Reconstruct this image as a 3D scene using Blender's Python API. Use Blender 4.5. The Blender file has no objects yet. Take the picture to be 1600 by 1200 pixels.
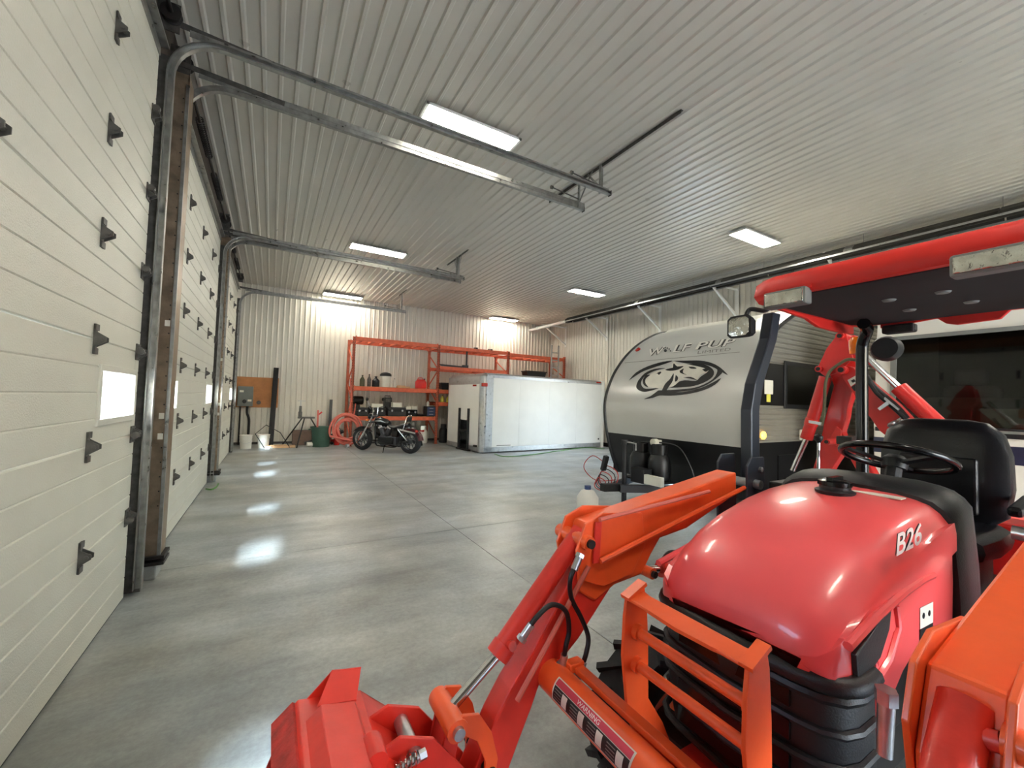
import bpy, math, random
from mathutils import Vector, Matrix
random.seed(7)
S = bpy.context.scene
COL = S.collection
R = math.radians

# ---------------------------------------------------------------- camera
F_PX = 645.5
YAW, PITCH, ROLL = R(30.172), R(2.298), R(1.706)
CAM = Vector((0, 0, 1.56))
_f = Vector((math.sin(YAW)*math.cos(PITCH), math.cos(YAW)*math.cos(PITCH), math.sin(PITCH)))
_r = Vector((math.cos(YAW), -math.sin(YAW), 0))
_u = _r.cross(_f)
C_R = _r*math.cos(ROLL) + _u*math.sin(ROLL)
C_U = -_r*math.sin(ROLL) + _u*math.cos(ROLL)
C_F = _f
cd = bpy.data.cameras.new('camera'); cam = bpy.data.objects.new('camera', cd); COL.objects.link(cam)
cd.sensor_width = 36; cd.lens = F_PX/1600*36; cd.clip_start = .02; cd.clip_end = 3000
mw = Matrix((C_R, C_U, -C_F)).transposed().to_4x4(); mw.translation = CAM
cam.matrix_world = mw
S.camera = cam

def ray(x, y):
    return C_R*((x-800)/F_PX) - C_U*((y-600)/F_PX) + C_F
def onX(x, y, X): r = ray(x, y); return CAM + r*(X/r.x)
def onY(x, y, Y): r = ray(x, y); return CAM + r*(Y/r.y)
def onZ(x, y, Z=0): r = ray(x, y); return CAM + r*((Z-CAM.z)/r.z)

# ---------------------------------------------------------------- world, sun, exposure
W = bpy.data.worlds.new('world'); S.world = W; W.use_nodes = True
wn = W.node_tree.nodes; wl = W.node_tree.links
bg = wn['Background']
sky = wn.new('ShaderNodeTexSky'); sky.sky_type = 'NISHITA'; sky.sun_disc = False
sky.sun_elevation = R(40); sky.sun_rotation = R(214); sky.air_density = 1.0; sky.dust_density = 2.0
wl.new(sky.outputs[0], bg.inputs[0]); bg.inputs[1].default_value = 1.35
sd = bpy.data.lights.new('sun', 'SUN'); sd.energy = 18.0; sd.angle = R(9.0); sd.color = (.76, .89, 1.0)
sun = bpy.data.objects.new('sun', sd); COL.objects.link(sun)
sun.rotation_euler = Vector((.85, 1.15, -1.5)).to_track_quat('-Z', 'Y').to_euler()
sun.location = (-8, -10, 14)
TUBE_POWER = 30.0
vs = S.view_settings
vs.view_transform = 'Standard'; vs.look = 'None'; vs.gamma = 1.0; vs.use_curve_mapping = False
vs.exposure = 1.25

# ---------------------------------------------------------------- materials
def lin(c):
    return tuple(((v/255)/12.92 if v/255 <= .04045 else ((v/255+.055)/1.055)**2.4) for v in c)
MATS = {}
def mat(name, col, rough=.5, metal=0., var=.12, scale=6., bump=0., bscale=60., coat=0., rvar=0., spec=.5, detail=4., emis=None):
    m = bpy.data.materials.new(name); m.use_nodes = True
    n = m.node_tree.nodes; l = m.node_tree.links; b = n['Principled BSDF']
    c = lin(col)
    tc = n.new('ShaderNodeTexCoord')
    nz = n.new('ShaderNodeTexNoise'); nz.inputs['Scale'].default_value = scale; nz.inputs['Detail'].default_value = detail
    l.new(tc.outputs['Object'], nz.inputs['Vector'])
    rp = n.new('ShaderNodeValToRGB')
    rp.color_ramp.elements[0].position = .3; rp.color_ramp.elements[1].position = .7
    rp.color_ramp.elements[0].color = tuple(max(0, v*(1-var)) for v in c)+(1,)
    rp.color_ramp.elements[1].color = tuple(min(1, v*(1+var)) for v in c)+(1,)
    l.new(nz.outputs[0], rp.inputs[0]); l.new(rp.outputs[0], b.inputs['Base Color'])
    b.inputs['Metallic'].default_value = metal
    b.inputs['Specular IOR Level'].default_value = spec
    if rvar:
        mr = n.new('ShaderNodeMapRange'); mr.inputs[3].default_value = max(.02, rough-rvar); mr.inputs[4].default_value = rough+rvar
        mr.inputs[1].default_value = .3; mr.inputs[2].default_value = .7
        l.new(nz.outputs[0], mr.inputs[0]); l.new(mr.outputs[0], b.inputs['Roughness'])
    else: b.inputs['Roughness'].default_value = rough
    if coat: b.inputs['Coat Weight'].default_value = coat; b.inputs['Coat Roughness'].default_value = .08
    if bump:
        n2 = n.new('ShaderNodeTexNoise'); n2.inputs['Scale'].default_value = bscale; n2.inputs['Detail'].default_value = 3
        l.new(tc.outputs['Object'], n2.inputs['Vector'])
        bp = n.new('ShaderNodeBump'); bp.inputs['Strength'].default_value = bump; bp.inputs['Distance'].default_value = .01
        l.new(n2.outputs[0], bp.inputs['Height']); l.new(bp.outputs[0], b.inputs['Normal'])
    if emis:
        b.inputs['Emission Color'].default_value = lin(emis[0])+(1,); b.inputs['Emission Strength'].default_value = emis[1]
    MATS[name] = m
    return m

def concrete():
    m = mat('concrete', (142, 138, 126), .4, var=0)
    n = m.node_tree.nodes; l = m.node_tree.links; b = n['Principled BSDF']
    geo = n.new('ShaderNodeNewGeometry')
    def noise(s, d, dist=0., rough=.6):
        k = n.new('ShaderNodeTexNoise'); k.inputs['Scale'].default_value = s; k.inputs['Detail'].default_value = d
        k.inputs['Roughness'].default_value = rough; k.inputs['Distortion'].default_value = dist
        l.new(geo.outputs['Position'], k.inputs['Vector']); return k
    def ramp(src, stops):
        r = n.new('ShaderNodeValToRGB'); e = r.color_ramp.elements
        while len(e) < len(stops): e.new(.5)
        for i, (p, c) in enumerate(stops): e[i].position = p; e[i].color = lin(c)+(1,)
        l.new(src, r.inputs[0]); return r
    def mix(a, bb, t, mode='MIX', fac=1.):
        x = n.new('ShaderNodeMix'); x.data_type = 'RGBA'; x.blend_type = mode
        if t is None: x.inputs[0].default_value = fac
        else: l.new(t, x.inputs[0])
        l.new(a, x.inputs[6]); l.new(bb, x.inputs[7]); return x.outputs[2]
    def factor(src, lo, hi, a0=.25, a1=.75):
        r = n.new('ShaderNodeMapRange'); r.inputs[1].default_value = a0; r.inputs[2].default_value = a1; r.inputs[3].default_value = lo; r.inputs[4].default_value = hi
        l.new(src, r.inputs[0]); q = n.new('ShaderNodeCombineColor')
        for k in range(3): l.new(r.outputs[0], q.inputs[k])
        return q.outputs[0]
    big = noise(.4, 3, 0, .5); mid = noise(2.0, 6, 0, .6); fine = noise(30, 6, 0, .7)
    mp = n.new('ShaderNodeMapping'); mp.inputs['Rotation'].default_value = (0, 0, .25); mp.inputs['Scale'].default_value = (.45, 2.0, 1)
    l.new(geo.outputs['Position'], mp.inputs[0]); streak = noise(1.0, 8, 0, .62); l.new(mp.outputs[0], streak.inputs['Vector'])
    base = ramp(noise(.7, 4, 0, .55).outputs[0], [(.3, (148, 147, 138)), (.5, (152, 156, 154)), (.7, (148, 156, 160))])
    c = mix(base.outputs[0], factor(big.outputs[0], .45, 1.65, 0., 1.), None, 'MULTIPLY', 1.)
    c = mix(c, factor(mid.outputs[0], .45, 1.6, 0., 1.), None, 'MULTIPLY', 1.)
    c = mix(c, factor(streak.outputs[0], .2, 1.75, 0., 1.), None, 'MULTIPLY', 1.)
    c = mix(c, factor(fine.outputs[0], .72, 1.2), None, 'MULTIPLY', .8)
    l.new(c, b.inputs['Base Color'])
    mr = n.new('ShaderNodeMapRange'); mr.inputs[1].default_value = .3; mr.inputs[2].default_value = .7
    mr.inputs[3].default_value = .28; mr.inputs[4].default_value = .5
    l.new(big.outputs[0], mr.inputs[0]); l.new(mr.outputs[0], b.inputs['Roughness'])
    bp = n.new('ShaderNodeBump'); bp.inputs['Strength'].default_value = .25; bp.inputs['Distance'].default_value = .004
    l.new(fine.outputs[0], bp.inputs['Height']); l.new(bp.outputs[0], b.inputs['Normal'])
    return m

concrete()
mat('joint_dark', (52, 50, 46), .9)
mat('sheet_white', (216, 212, 200), .36, var=.04, scale=1.5, rvar=.06, bump=.05, bscale=200)
mat('ceiling_sheet', (192, 189, 180), .33, var=.04, scale=1.2, rvar=.07, bump=.05, bscale=160)
mat('door_white', (208, 206, 192), .42, var=.04, scale=2., bump=.35, bscale=120)
mat('wall_dark', (70, 60, 50), .7, var=.25)
mat('lumber', (150, 100, 60), .7, var=.2, scale=12)
mat('galv', (150, 150, 146), .36, .85, var=.25, scale=14, rvar=.1)
mat('galv_dark', (88, 86, 82), .5, .6, var=.3, scale=20)
mat('galv_brown', (138, 120, 100), .42, .55, var=.3, scale=10, rvar=.12, bump=.1)
mat('dark_steel', (44, 42, 40), .5, .5, var=.3)
mat('rubber', (26, 26, 27), .75, var=.3, scale=20, bump=.1)
mat('black_plastic', (24, 25, 28), .45, var=.2, bump=.12, bscale=200)
mat('black_gloss', (16, 16, 18), .2, var=.1)
mat('navy_steel', (50, 55, 66), .35, .2, var=.12)
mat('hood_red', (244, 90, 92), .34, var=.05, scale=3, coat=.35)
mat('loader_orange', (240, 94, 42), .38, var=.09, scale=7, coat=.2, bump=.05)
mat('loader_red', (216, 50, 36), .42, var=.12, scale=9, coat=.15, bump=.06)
mat('canopy_red', (218, 36, 26), .48, var=.06, bump=.08, bscale=250)
mat('canopy_lining', (24, 20, 20), .8, var=.2)
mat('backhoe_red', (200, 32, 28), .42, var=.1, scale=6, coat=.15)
mat('worn_red', (176, 44, 36), .6, var=.35, scale=22, bump=.25)
mat('chrome', (215, 215, 215), .12, 1., var=.04)
mat('zinc', (190, 192, 194), .32, .9, var=.15, scale=25)
mat('hose_black', (22, 22, 24), .5, var=.15)
mat('vinyl_black', (20, 20, 25), .32, var=.2, bump=.1, bscale=120)
mat('lens', (200, 200, 190), .14, .85, var=.3, scale=18, coat=.8, bump=.8, bscale=22)
mat('amber', (240, 120, 20), .2, var=.1, coat=.6)
mat('amber_lit', (255, 190, 60), .2, var=.1, emis=((255, 190, 70), 2.5))
mat('marker_red', (170, 40, 28), .25, var=.1, coat=.5)
mat('rack_orange', (214, 100, 66), .55, var=.15, scale=9)
mat('rack_post', (190, 98, 68), .6, var=.2, scale=9)
mat('plywood', (176, 118, 70), .65, var=.16, scale=5)
mat('panel_grey', (112, 118, 116), .45, .2, var=.08)
mat('pail_white', (226, 222, 210), .5, var=.05)
mat('bin_green', (52, 82, 66), .55, var=.12)
mat('red_plastic', (206, 34, 28), .4, var=.1)
mat('hose_red', (206, 104, 88), .5, var=.1)
mat('brown_board', (92, 72, 60), .75, var=.2)
mat('pale_wood', (206, 170, 130), .7, var=.15)
mat('box_white', (232, 232, 226), .34, var=.03, scale=2)
mat('aluminium', (176, 178, 178), .34, .75, var=.12, scale=12, rvar=.08)
mat('trailer_silver', (204, 204, 200), .3, .25, var=.03, scale=1.5)
mat('trailer_grey', (140, 137, 127), .4, .2, var=.05)
mat('trailer_black', (17, 17, 19), .4, var=.2)
mat('print_black', (18, 18, 18), .4, var=.05)
mat('print_white', (238, 236, 230), .4, var=.03)
mat('print_grey', (128, 126, 120), .4, var=.06)
mat('paper', (224, 222, 208), .7, var=.06)
mat('sticker_yellow', (220, 214, 90), .6, var=.05)
mat('sticker_red', (204, 62, 80), .5, var=.05)
mat('vehicle_white', (228, 226, 216), .3, var=.03, coat=.4)
mat('vehicle_blue', (34, 40, 66), .3, var=.06, coat=.4)
mat('grey_trim', (120, 122, 118), .6, var=.08)
mat('cable_red', (176, 46, 40), .5, var=.08)
mat('hose_green', (84, 140, 66), .5, var=.08)
mat('fixture_white', (236, 236, 232), .4, var=.02)
mat('gravel', (186, 184, 178), .9, var=.25, scale=9)
mat('maroon', (70, 14, 22), .25, var=.1, coat=.6)
mat('engine_grey', (88, 90, 94), .4, .7, var=.2, scale=30)
mat('blue_tool', (50, 70, 110), .5, var=.1)
mat('olive', (84, 84, 60), .6, var=.2)
mat('reflector_dark', (62, 60, 56), .4, .5, var=.2)
tm = bpy.data.materials.new('tube_glow'); tm.use_nodes = True; MATS['tube_glow'] = tm
tb = tm.node_tree.nodes['Principled BSDF']; tb.inputs['Base Color'].default_value = (.9, .9, .9, 1)
tb.inputs['Emission Color'].default_value = (1., .95, .82, 1); tb.inputs['Emission Strength'].default_value = TUBE_POWER
def glass(name, tint, rough, mixf):
    m = bpy.data.materials.new(name); m.use_nodes = True; n = m.node_tree.nodes; l = m.node_tree.links
    out = n['Material Output']; n.remove(n['Principled BSDF'])
    t = n.new('ShaderNodeBsdfTransparent'); t.inputs[0].default_value = tint+(1,)
    g = n.new('ShaderNodeBsdfGlossy'); g.inputs['Roughness'].default_value = rough; g.inputs[0].default_value = (.9, .9, .9, 1)
    lw = n.new('ShaderNodeLayerWeight'); lw.inputs[0].default_value = .5
    pw = n.new('ShaderNodeMath'); pw.operation = 'POWER'; pw.inputs[1].default_value = 4.; l.new(lw.outputs['Facing'], pw.inputs[0])
    fr = n.new('ShaderNodeMath'); fr.operation = 'MULTIPLY_ADD'; fr.inputs[1].default_value = mixf; fr.inputs[2].default_value = .04; l.new(pw.outputs[0], fr.inputs[0])
    mx = n.new('ShaderNodeMixShader'); l.new(fr.outputs[0], mx.inputs[0]); l.new(t.outputs[0], mx.inputs[1]); l.new(g.outputs[0], mx.inputs[2])
    l.new(mx.outputs[0], out.inputs[0]); MATS[name] = m
glass('clear_glass', (.95, .97, .98), .02, .35)
glass('tinted_glass', (.36, .37, .35), .03, .6)

# ---------------------------------------------------------------- mesh helpers
def frame(d, up=None):
    d = Vector(d).normalized()
    up = Vector(up) if up is not None else Vector((0, 0, 1))
    if abs(d.dot(up.normalized())) > .97: up = Vector((1, 0, 0)) if abs(d.x) < .9 else Vector((0, 1, 0))
    s = d.cross(up).normalized(); u = s.cross(d).normalized()
    return d, s, u
ROOTM = {}
def root_of(o):
    while o.parent: o = o.parent
    return o
class MB:
    def __init__(self): self.v = []; self.f = []
    def add(self, vs, fs):
        k = len(self.v); self.v += [Vector(p) for p in vs]; self.f += [tuple(i+k for i in q) for q in fs]; return self
    def box(self, c, s, rot=None):
        c = Vector(c); h = Vector(s)/2; m = rot or Matrix.Identity(3)
        vs = [c + m @ Vector((x*h.x, y*h.y, z*h.z)) for x in (-1, 1) for y in (-1, 1) for z in (-1, 1)]
        return self.add(vs, [(0, 1, 3, 2), (4, 6, 7, 5), (0, 4, 5, 1), (2, 3, 7, 6), (0, 2, 6, 4), (1, 5, 7, 3)])
    def span(self, a, b):
        a = Vector(a); b = Vector(b); return self.box((a+b)/2, [abs(q) for q in (b-a)])
    def bar(self, p, q, w, h, up=None):
        p = Vector(p); q = Vector(q); d, s, u = frame(q-p, up)
        vs = [e + s*(a*w/2) + u*(b*h/2) for e in (p, q) for a, b in ((-1, -1), (1, -1), (1, 1), (-1, 1))]
        return self.add(vs, [(3, 2, 1, 0), (4, 5, 6, 7), (0, 1, 5, 4), (1, 2, 6, 5), (2, 3, 7, 6), (3, 0, 4, 7)])
    def tube(self, pts, r, n=8, cap=True, closed=False):
        pts = [Vector(p) for p in pts]; N = len(pts)
        rs = r if isinstance(r, (list, tuple)) else [r]*N
        if closed: tg = [(pts[(i+1) % N]-pts[i-1]).normalized() for i in range(N)]
        else: tg = [(pts[min(i+1, N-1)]-pts[max(i-1, 0)]).normalized() for i in range(N)]
        _, s, u = frame(tg[0]); vs = []
        for i in range(N):
            s = (s - tg[i]*s.dot(tg[i])).normalized(); u = s.cross(tg[i])
            vs += [pts[i] + (s*math.cos(2*math.pi*k/n) + u*math.sin(2*math.pi*k/n))*rs[i] for k in range(n)]
        fs = []
        for i in range(N if closed else N-1):
            a = i*n; b = ((i+1) % N)*n
            fs += [(a+k, a+(k+1) % n, b+(k+1) % n, b+k) for k in range(n)]
        if cap and not closed: fs += [tuple(range(n-1, -1, -1)), tuple((N-1)*n+k for k in range(n))]
        return self.add(vs, fs)
    def cyl(self, p, q, r, n=16): return self.tube([p, q], r, n)
    def lathe(self, prof, o, axis=(0, 0, 1), n=24, cap=True):
        d, s, u = frame(axis); o = Vector(o); vs = []
        for (r, h) in prof:
            vs += [o + d*h + (s*math.cos(2*math.pi*k/n)+u*math.sin(2*math.pi*k/n))*r for k in range(n)]
        fs = []
        for i in range(len(prof)-1):
            fs += [(i*n+k, i*n+(k+1) % n, (i+1)*n+(k+1) % n, (i+1)*n+k) for k in range(n)]
        if cap: fs += [tuple(range(n-1, -1, -1)), tuple((len(prof)-1)*n+k for k in range(n))]
        return self.add(vs, fs)
    def prism(self, poly, off):
        """poly: 3-D points of a flat polygon, off: extrusion vector"""
        a = [Vector(p) for p in poly]; off = Vector(off); n = len(a)
        vs = a + [p+off for p in a]
        return self.add(vs, [tuple(range(n)), tuple(range(2*n-1, n-1, -1))] + [(i, i+n, (i+1) % n+n, (i+1) % n) for i in range(n)])
    def prismY(self, xz, y0, y1): return self.prism([(x, y0, z) for x, z in xz], (0, y1-y0, 0))
    def prismX(self, yz, x0, x1): return self.prism([(x0, y, z) for y, z in yz], (x1-x0, 0, 0))
    def prismZ(self, xy, z0, z1): return self.prism([(x, y, z0) for x, y in xy], (0, 0, z1-z0))
    def loft(self, rings, cap=True, close=True):
        n = len(rings[0]); vs = [p for r_ in rings for p in r_]; fs = []
        for i in range(len(rings)-1):
            for k in range(n if close else n-1):
                fs.append((i*n+k, i*n+(k+1) % n, (i+1)*n+(k+1) % n, (i+1)*n+k))
        if cap: fs += [tuple(range(n-1, -1, -1)), tuple((len(rings)-1)*n+k for k in range(n))]
        return self.add(vs, fs)
    def sweepXZ(self, sec, path):
        """closed section (a,b) swept along a path in an XZ plane; a = Y offset, b = offset along the in-plane normal"""
        rings = []; N = len(path); P = [Vector(p) for p in path]
        for i in range(N):
            t = (P[min(i+1, N-1)]-P[max(i-1, 0)]).normalized(); nrm = Vector((-t.z, 0, t.x))
            rings.append([P[i] + Vector((0, a, 0)) + nrm*b for a, b in sec])
        return self.loft(rings)
    def map(self, fn): self.v = [Vector(fn(p)) for p in self.v]; return self
    def build(self, name, m, parent=None, smooth=False, bevel=0., seg=2, local=False, recalc=True):
        vs = self.v
        if parent is not None and not local:
            M_ = ROOTM.get(root_of(parent).name)
            if M_ is not None:
                iv = M_.inverted(); vs = [iv @ p for p in vs]
        me = bpy.data.meshes.new(name); me.from_pydata([tuple(p) for p in vs], [], self.f)
        if recalc:
            import bmesh
            bm = bmesh.new(); bm.from_mesh(me); bmesh.ops.recalc_face_normals(bm, faces=bm.faces); bm.to_mesh(me); bm.free()
        me.materials.append(MATS[m] if isinstance(m, str) else m)
        if smooth:
            for p in me.polygons: p.use_smooth = True
            try: me.set_sharp_from_angle(angle=R(42))
            except Exception: pass
        o = bpy.data.objects.new(name, me); COL.objects.link(o)
        if parent is not None: o.parent = parent
        if bevel:
            b = o.modifiers.new('bevel', 'BEVEL'); b.width = bevel; b.segments = seg; b.limit_method = 'ANGLE'; b.angle_limit = R(35)
            b.harden_normals = False
        return o

def tag(o, label, cat, group=None):
    o['label'] = label; o['category'] = cat
    if group: o['group'] = group
    return o
def struct(o, label=None):
    o['kind'] = 'structure'
    if label: o['label'] = label
    return o
def thing(name, label, cat, loc=(0, 0, 0), rz=0., group=None):
    o = bpy.data.objects.new(name, None); COL.objects.link(o); o.empty_display_size = .1
    o.location = loc; o.rotation_euler = (0, 0, rz)
    ROOTM[o.name] = Matrix.Translation(Vector(loc)) @ Matrix.Rotation(rz, 4, 'Z')
    return tag(o, label, cat, group)
def hub(name, loc=(0, 0, 0), label=None):
    o = bpy.data.objects.new(name, None); COL.objects.link(o); o.location = loc
    ROOTM[o.name] = Matrix.Translation(Vector(loc)); return struct(o, label)
def piece(o, parent, loc=None, rot=None):
    c = o.copy(); COL.objects.link(c); c.parent = parent
    if loc is not None: c.location = loc
    if rot is not None: c.rotation_euler = rot
    return c
def dup(root, loc, rz=0., label=None):
    c = root.copy(); COL.objects.link(c); c.location = loc; c.rotation_euler = (0, 0, rz)
    if label: c['label'] = label
    for ch in list(root.children):
        d = ch.copy(); COL.objects.link(d); d.parent = c
        for g in list(ch.children):
            e = g.copy(); COL.objects.link(e); e.parent = d
    return c
def text_polys(s, size=1., shear=0., offset=0.):
    cu = bpy.data.curves.new('t', 'FONT'); cu.body = s; cu.size = size; cu.shear = shear; cu.offset = offset
    ob = bpy.data.objects.new('t', cu); COL.objects.link(ob)
    dg = bpy.context.evaluated_depsgraph_get(); dg.update()
    me = bpy.data.meshes.new_from_object(ob.evaluated_get(dg))
    vs = [v.co.copy() for v in me.vertices]; fs = [tuple(p.vertices) for p in me.polygons]
    bpy.data.objects.remove(ob); bpy.data.meshes.remove(me); bpy.data.curves.remove(cu)
    return vs, fs
def lettering(s, fn, height, m, parent, name='lettering', width=None, shear=0., offset=0.):
    """flat printed letters; fn maps (u, v) in metres from the lower left corner to a point"""
    vs, fs = text_polys(s, 1., shear, offset)
    x0 = min(p.x for p in vs); x1 = max(p.x for p in vs); y0 = min(p.y for p in vs); y1 = max(p.y for p in vs)
    k = height/(y1-y0); kx = (width/(x1-x0)) if width else k
    b = MB(); b.add([fn((p.x-x0)*kx, (p.y-y0)*k) for p in vs], fs)
    return b.build(name, m, parent, recalc=False)
def arc(c, r, a0, a1, n, f):
    return [f(c[0]+r*math.cos(R(a0+(a1-a0)*i/n)), c[1]+r*math.sin(R(a0+(a1-a0)*i/n))) for i in range(n+1)]
def bez(p0, p1, p2, p3, n=12):
    p0, p1, p2, p3 = map(Vector, (p0, p1, p2, p3)); o = []
    for i in range(n+1):
        t = i/n; o.append(p0*(1-t)**3 + p1*3*t*(1-t)**2 + p2*3*t*t*(1-t) + p3*t**3)
    return o
def smooth_path(pts, k=6):
    P = [Vector(p) for p in pts]; o = []
    for i in range(len(P)-1):
        a = P[max(i-1, 0)]; b = P[i]; c = P[i+1]; d = P[min(i+2, len(P)-1)]
        for j in range(k):
            t = j/k
            o.append(.5*((2*b)+(c-a)*t+(2*a-5*b+4*c-d)*t*t+(3*b-a-3*c+d)*t**3))
    o.append(P[-1]); return o

# ================================================================ THE SETTING
XL, XR, YB, YF, ZC = -.95, 10.55, 14.85, -5.0, 4.88
PITCHR = .1524
# floor: slabs between saw cuts
fl = MB().span((XL-.25, YF-.1, -.2), (XR+.1, YB+.1, -.03)).build('floor', 'joint_dark'); struct(fl, 'grey polished concrete floor with saw-cut joints')
jx = [XL-.25, 1.99, 6.45, XR+.1]; jy = [YF-.1, -.2, 4.65, 9.5, YB+.1]
for i in range(3):
    for j in range(4):
        MB().span((jx[i]+.003, jy[j]+.003, -.06), (jx[i+1]-.003, jy[j+1]-.003, 0)).build('slab', 'concrete', fl)
# outside ground seen only through openings
struct(MB().span((-900, -900, -.35), (-1.2, 900, -.2)).build('ground', 'gravel'), 'gravel yard outside the doors')
struct(MB().span((-1.2, -900, -.35), (900, YF-.1, -.2)).build('ground', 'gravel'), 'gravel yard outside the doors')

def rib_profile(n, d=.02):
    o = []
    for i in range(n):
        x = i*PITCHR
        o += [(x, 0), (x+.098, 0), (x+.112, d), (x+.138, d)]
    o.append((n*PITCHR, 0)); return o
def sheet(n, L, d=.02):
    """ribbed sheet: local x across the ribs, y along them, ribs proud in +z"""
    pr = rib_profile(n, d); k = len(pr); b = MB()
    vs = [(x, 0, z) for x, z in pr] + [(x, L, z) for x, z in pr]
    b.add(vs, [(i, i+1, i+1+k, i+k) for i in range(k-1)])
    # a lap edge that stands a little proud so the seam reads
    b.span((n*PITCHR-.014, 0, -.001), (n*PITCHR+.001, L, .004))
    return b
NS = 6; SW = NS*PITCHR
def clad(root, first, origin, xdir, ydir, zdir, count, L, m, d=.02):
    rot = Matrix((Vector(xdir), Vector(ydir), Vector(zdir))).transposed().to_euler()
    o0 = None
    for i in range(count):
        loc = Vector(origin) + Vector(xdir)*(SW*i)
        if o0 is None:
            o0 = sheet(NS, L, d).build('sheet', m, root, local=True, recalc=False); o0.location = loc; o0.rotation_euler = rot
        else: piece(o0, root, loc, rot)
ce = MB().span((XL-.25, YF-.1, ZC+.03), (XR+.2, YB+.1, ZC+.15)).build('ceiling', 'sheet_white'); struct(ce, 'white ribbed steel ceiling')
clad(ce, None, (XL, YB, ZC), (1, 0, 0), (0, -1, 0), (0, 0, -1), 13, YB-YF, 'ceiling_sheet')
wb = MB().span((XL-.25, YB+.02, 0), (XR+.2, YB+.15, ZC+.1)).build('wall_back', 'sheet_white'); struct(wb, 'white ribbed steel wall at the far end')
clad(wb, None, (XL, YB, 0), (1, 0, 0), (0, 0, 1), (0, -1, 0), 13, ZC, 'sheet_white')
# the right wall has an open doorway hidden behind the trailer; it lets daylight onto the far end
OY0, OY1, OZ = YF-.2+12*SW, YF-.2+15*SW, 2.44
wr = MB().span((XR+.02, YF-.1, 0), (XR+.15, OY0, ZC+.1)).span((XR+.02, OY1, 0), (XR+.15, YB+.1, ZC+.1)).span((XR+.02, OY0, OZ), (XR+.15, OY1, ZC+.1)).build('wall_right', 'sheet_white'); struct(wr, 'white ribbed steel wall behind the parked vehicles')
clad(wr, None, (XR, YF-.2, 0), (0, 1, 0), (0, 0, 1), (-1, 0, 0), 12, ZC, 'sheet_white')
clad(wr, None, (XR, OY0, OZ), (0, 1, 0), (0, 0, 1), (-1, 0, 0), 3, ZC-OZ, 'sheet_white')
clad(wr, None, (XR, OY1, 0), (0, 1, 0), (0, 0, 1), (-1, 0, 0), 7, ZC, 'sheet_white')
struct(MB().span((XR+.2, YF-.1, -.35), (900, 900, -.2)).build('ground', 'gravel'), 'gravel yard outside the doors')
# front wall behind the viewer with its overhead door standing open
wf = MB()
wf.span((XL-.25, YF-.15, 0), (1.8, YF, ZC+.05)); wf.span((5.4, YF-.15, 0), (XR+.15, YF, ZC+.05)); wf.span((1.8, YF-.15, 2.6), (5.4, YF, ZC+.05))
struct(wf.build('wall_front', 'sheet_white'), 'white wall behind the viewer with an open doorway')
struct(MB().span((XR-.03, YF, 0), (XR-.021, OY0, .14)).span((XR-.03, OY1, 0), (XR-.021, YB, .14)).build('baseboard_right', 'dark_steel'))
struct(MB().span((XL, YB-.03, 0), (XR, YB-.021, .07)).build('baseboard_back', 'galv_dark'))

# left wall with three overhead doors
DW = 3.84
DOORS = [(2.20, 4.45), (6.75, 4.40), (10.92, 4.30)]       # centre Y, top of door area
DH = 4.23
wl_ = MB()
edges = [YF]
for c, _ in DOORS: edges += [c-DW/2, c+DW/2]
edges.append(YB)
for i in range(0, len(edges), 2): wl_.span((XL-.16, edges[i]-(.06 if i else 0), 0), (XL+.02, edges[i+1]+(.06 if i+2 < len(edges) else 0), ZC+.03))
for c, _ in DOORS: wl_.span((XL-.16, c-DW/2, DH-.08), (XL+.02, c+DW/2, ZC+.03))
wleft = struct(wl_.build('wall_left', 'wall_dark'), 'dark wall framing between the white overhead doors')
for i, (c, _) in enumerate(DOORS):
    MB().span((XL+.02, c-DW/2+.02, DH+.06), (XL+.045, c+DW/2-.02, DH+.25)).build('header_board', 'lumber', wleft)
for c, _ in DOORS:
    for e, q in ((c-DW/2+.06, .012), (c+DW/2-.06, -.012)): MB().span((XL-.17, e, 0), (XL+.018, e+q, DH-.08)).build('jamb_trim', 'vehicle_white', wleft)
MB().span((XL+.02, 13.0, 0), (XL+.035, YB-.02, ZC)).build('corner_sheet', 'sheet_white', wleft)

XD = -.877; SH = .6085
def section_profile(z0):
    """(x, z) outline of one insulated section with three pencil grooves in its face"""
    o = [(XD-.05, z0+.003), (XD-.006, z0+.003), (XD, z0+.008)]
    for g in (1, 2, 3):
        z = z0 + SH*g/4; o += [(XD, z-.006), (XD-.006, z), (XD, z+.006)]
    o += [(XD, z0+SH-.008), (XD-.006, z0+SH-.003), (XD-.05, z0+SH-.003)]
    return o
hb = MB()
hb.span((XD, -.022, -.085), (XD+.006, .022, .085)); hb.span((XD+.004, -.028, .05), (XD+.012, .028, .085)); hb.span((XD+.004, -.028, -.085), (XD+.012, .028, -.05))
hb.prismY([(XD+.004, -.045), (XD+.055, -.012), (XD+.055, .012), (XD+.004, .045)], .018, .024)
hb.prismY([(XD+.004, -.045), (XD+.055, -.012), (XD+.055, .012), (XD+.004, .045)], -.024, -.018)
hb.cyl((XD+.035, -.03, 0), (XD+.035, .03, 0), .011, 8)
hinge0 = None; roll0 = None
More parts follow.
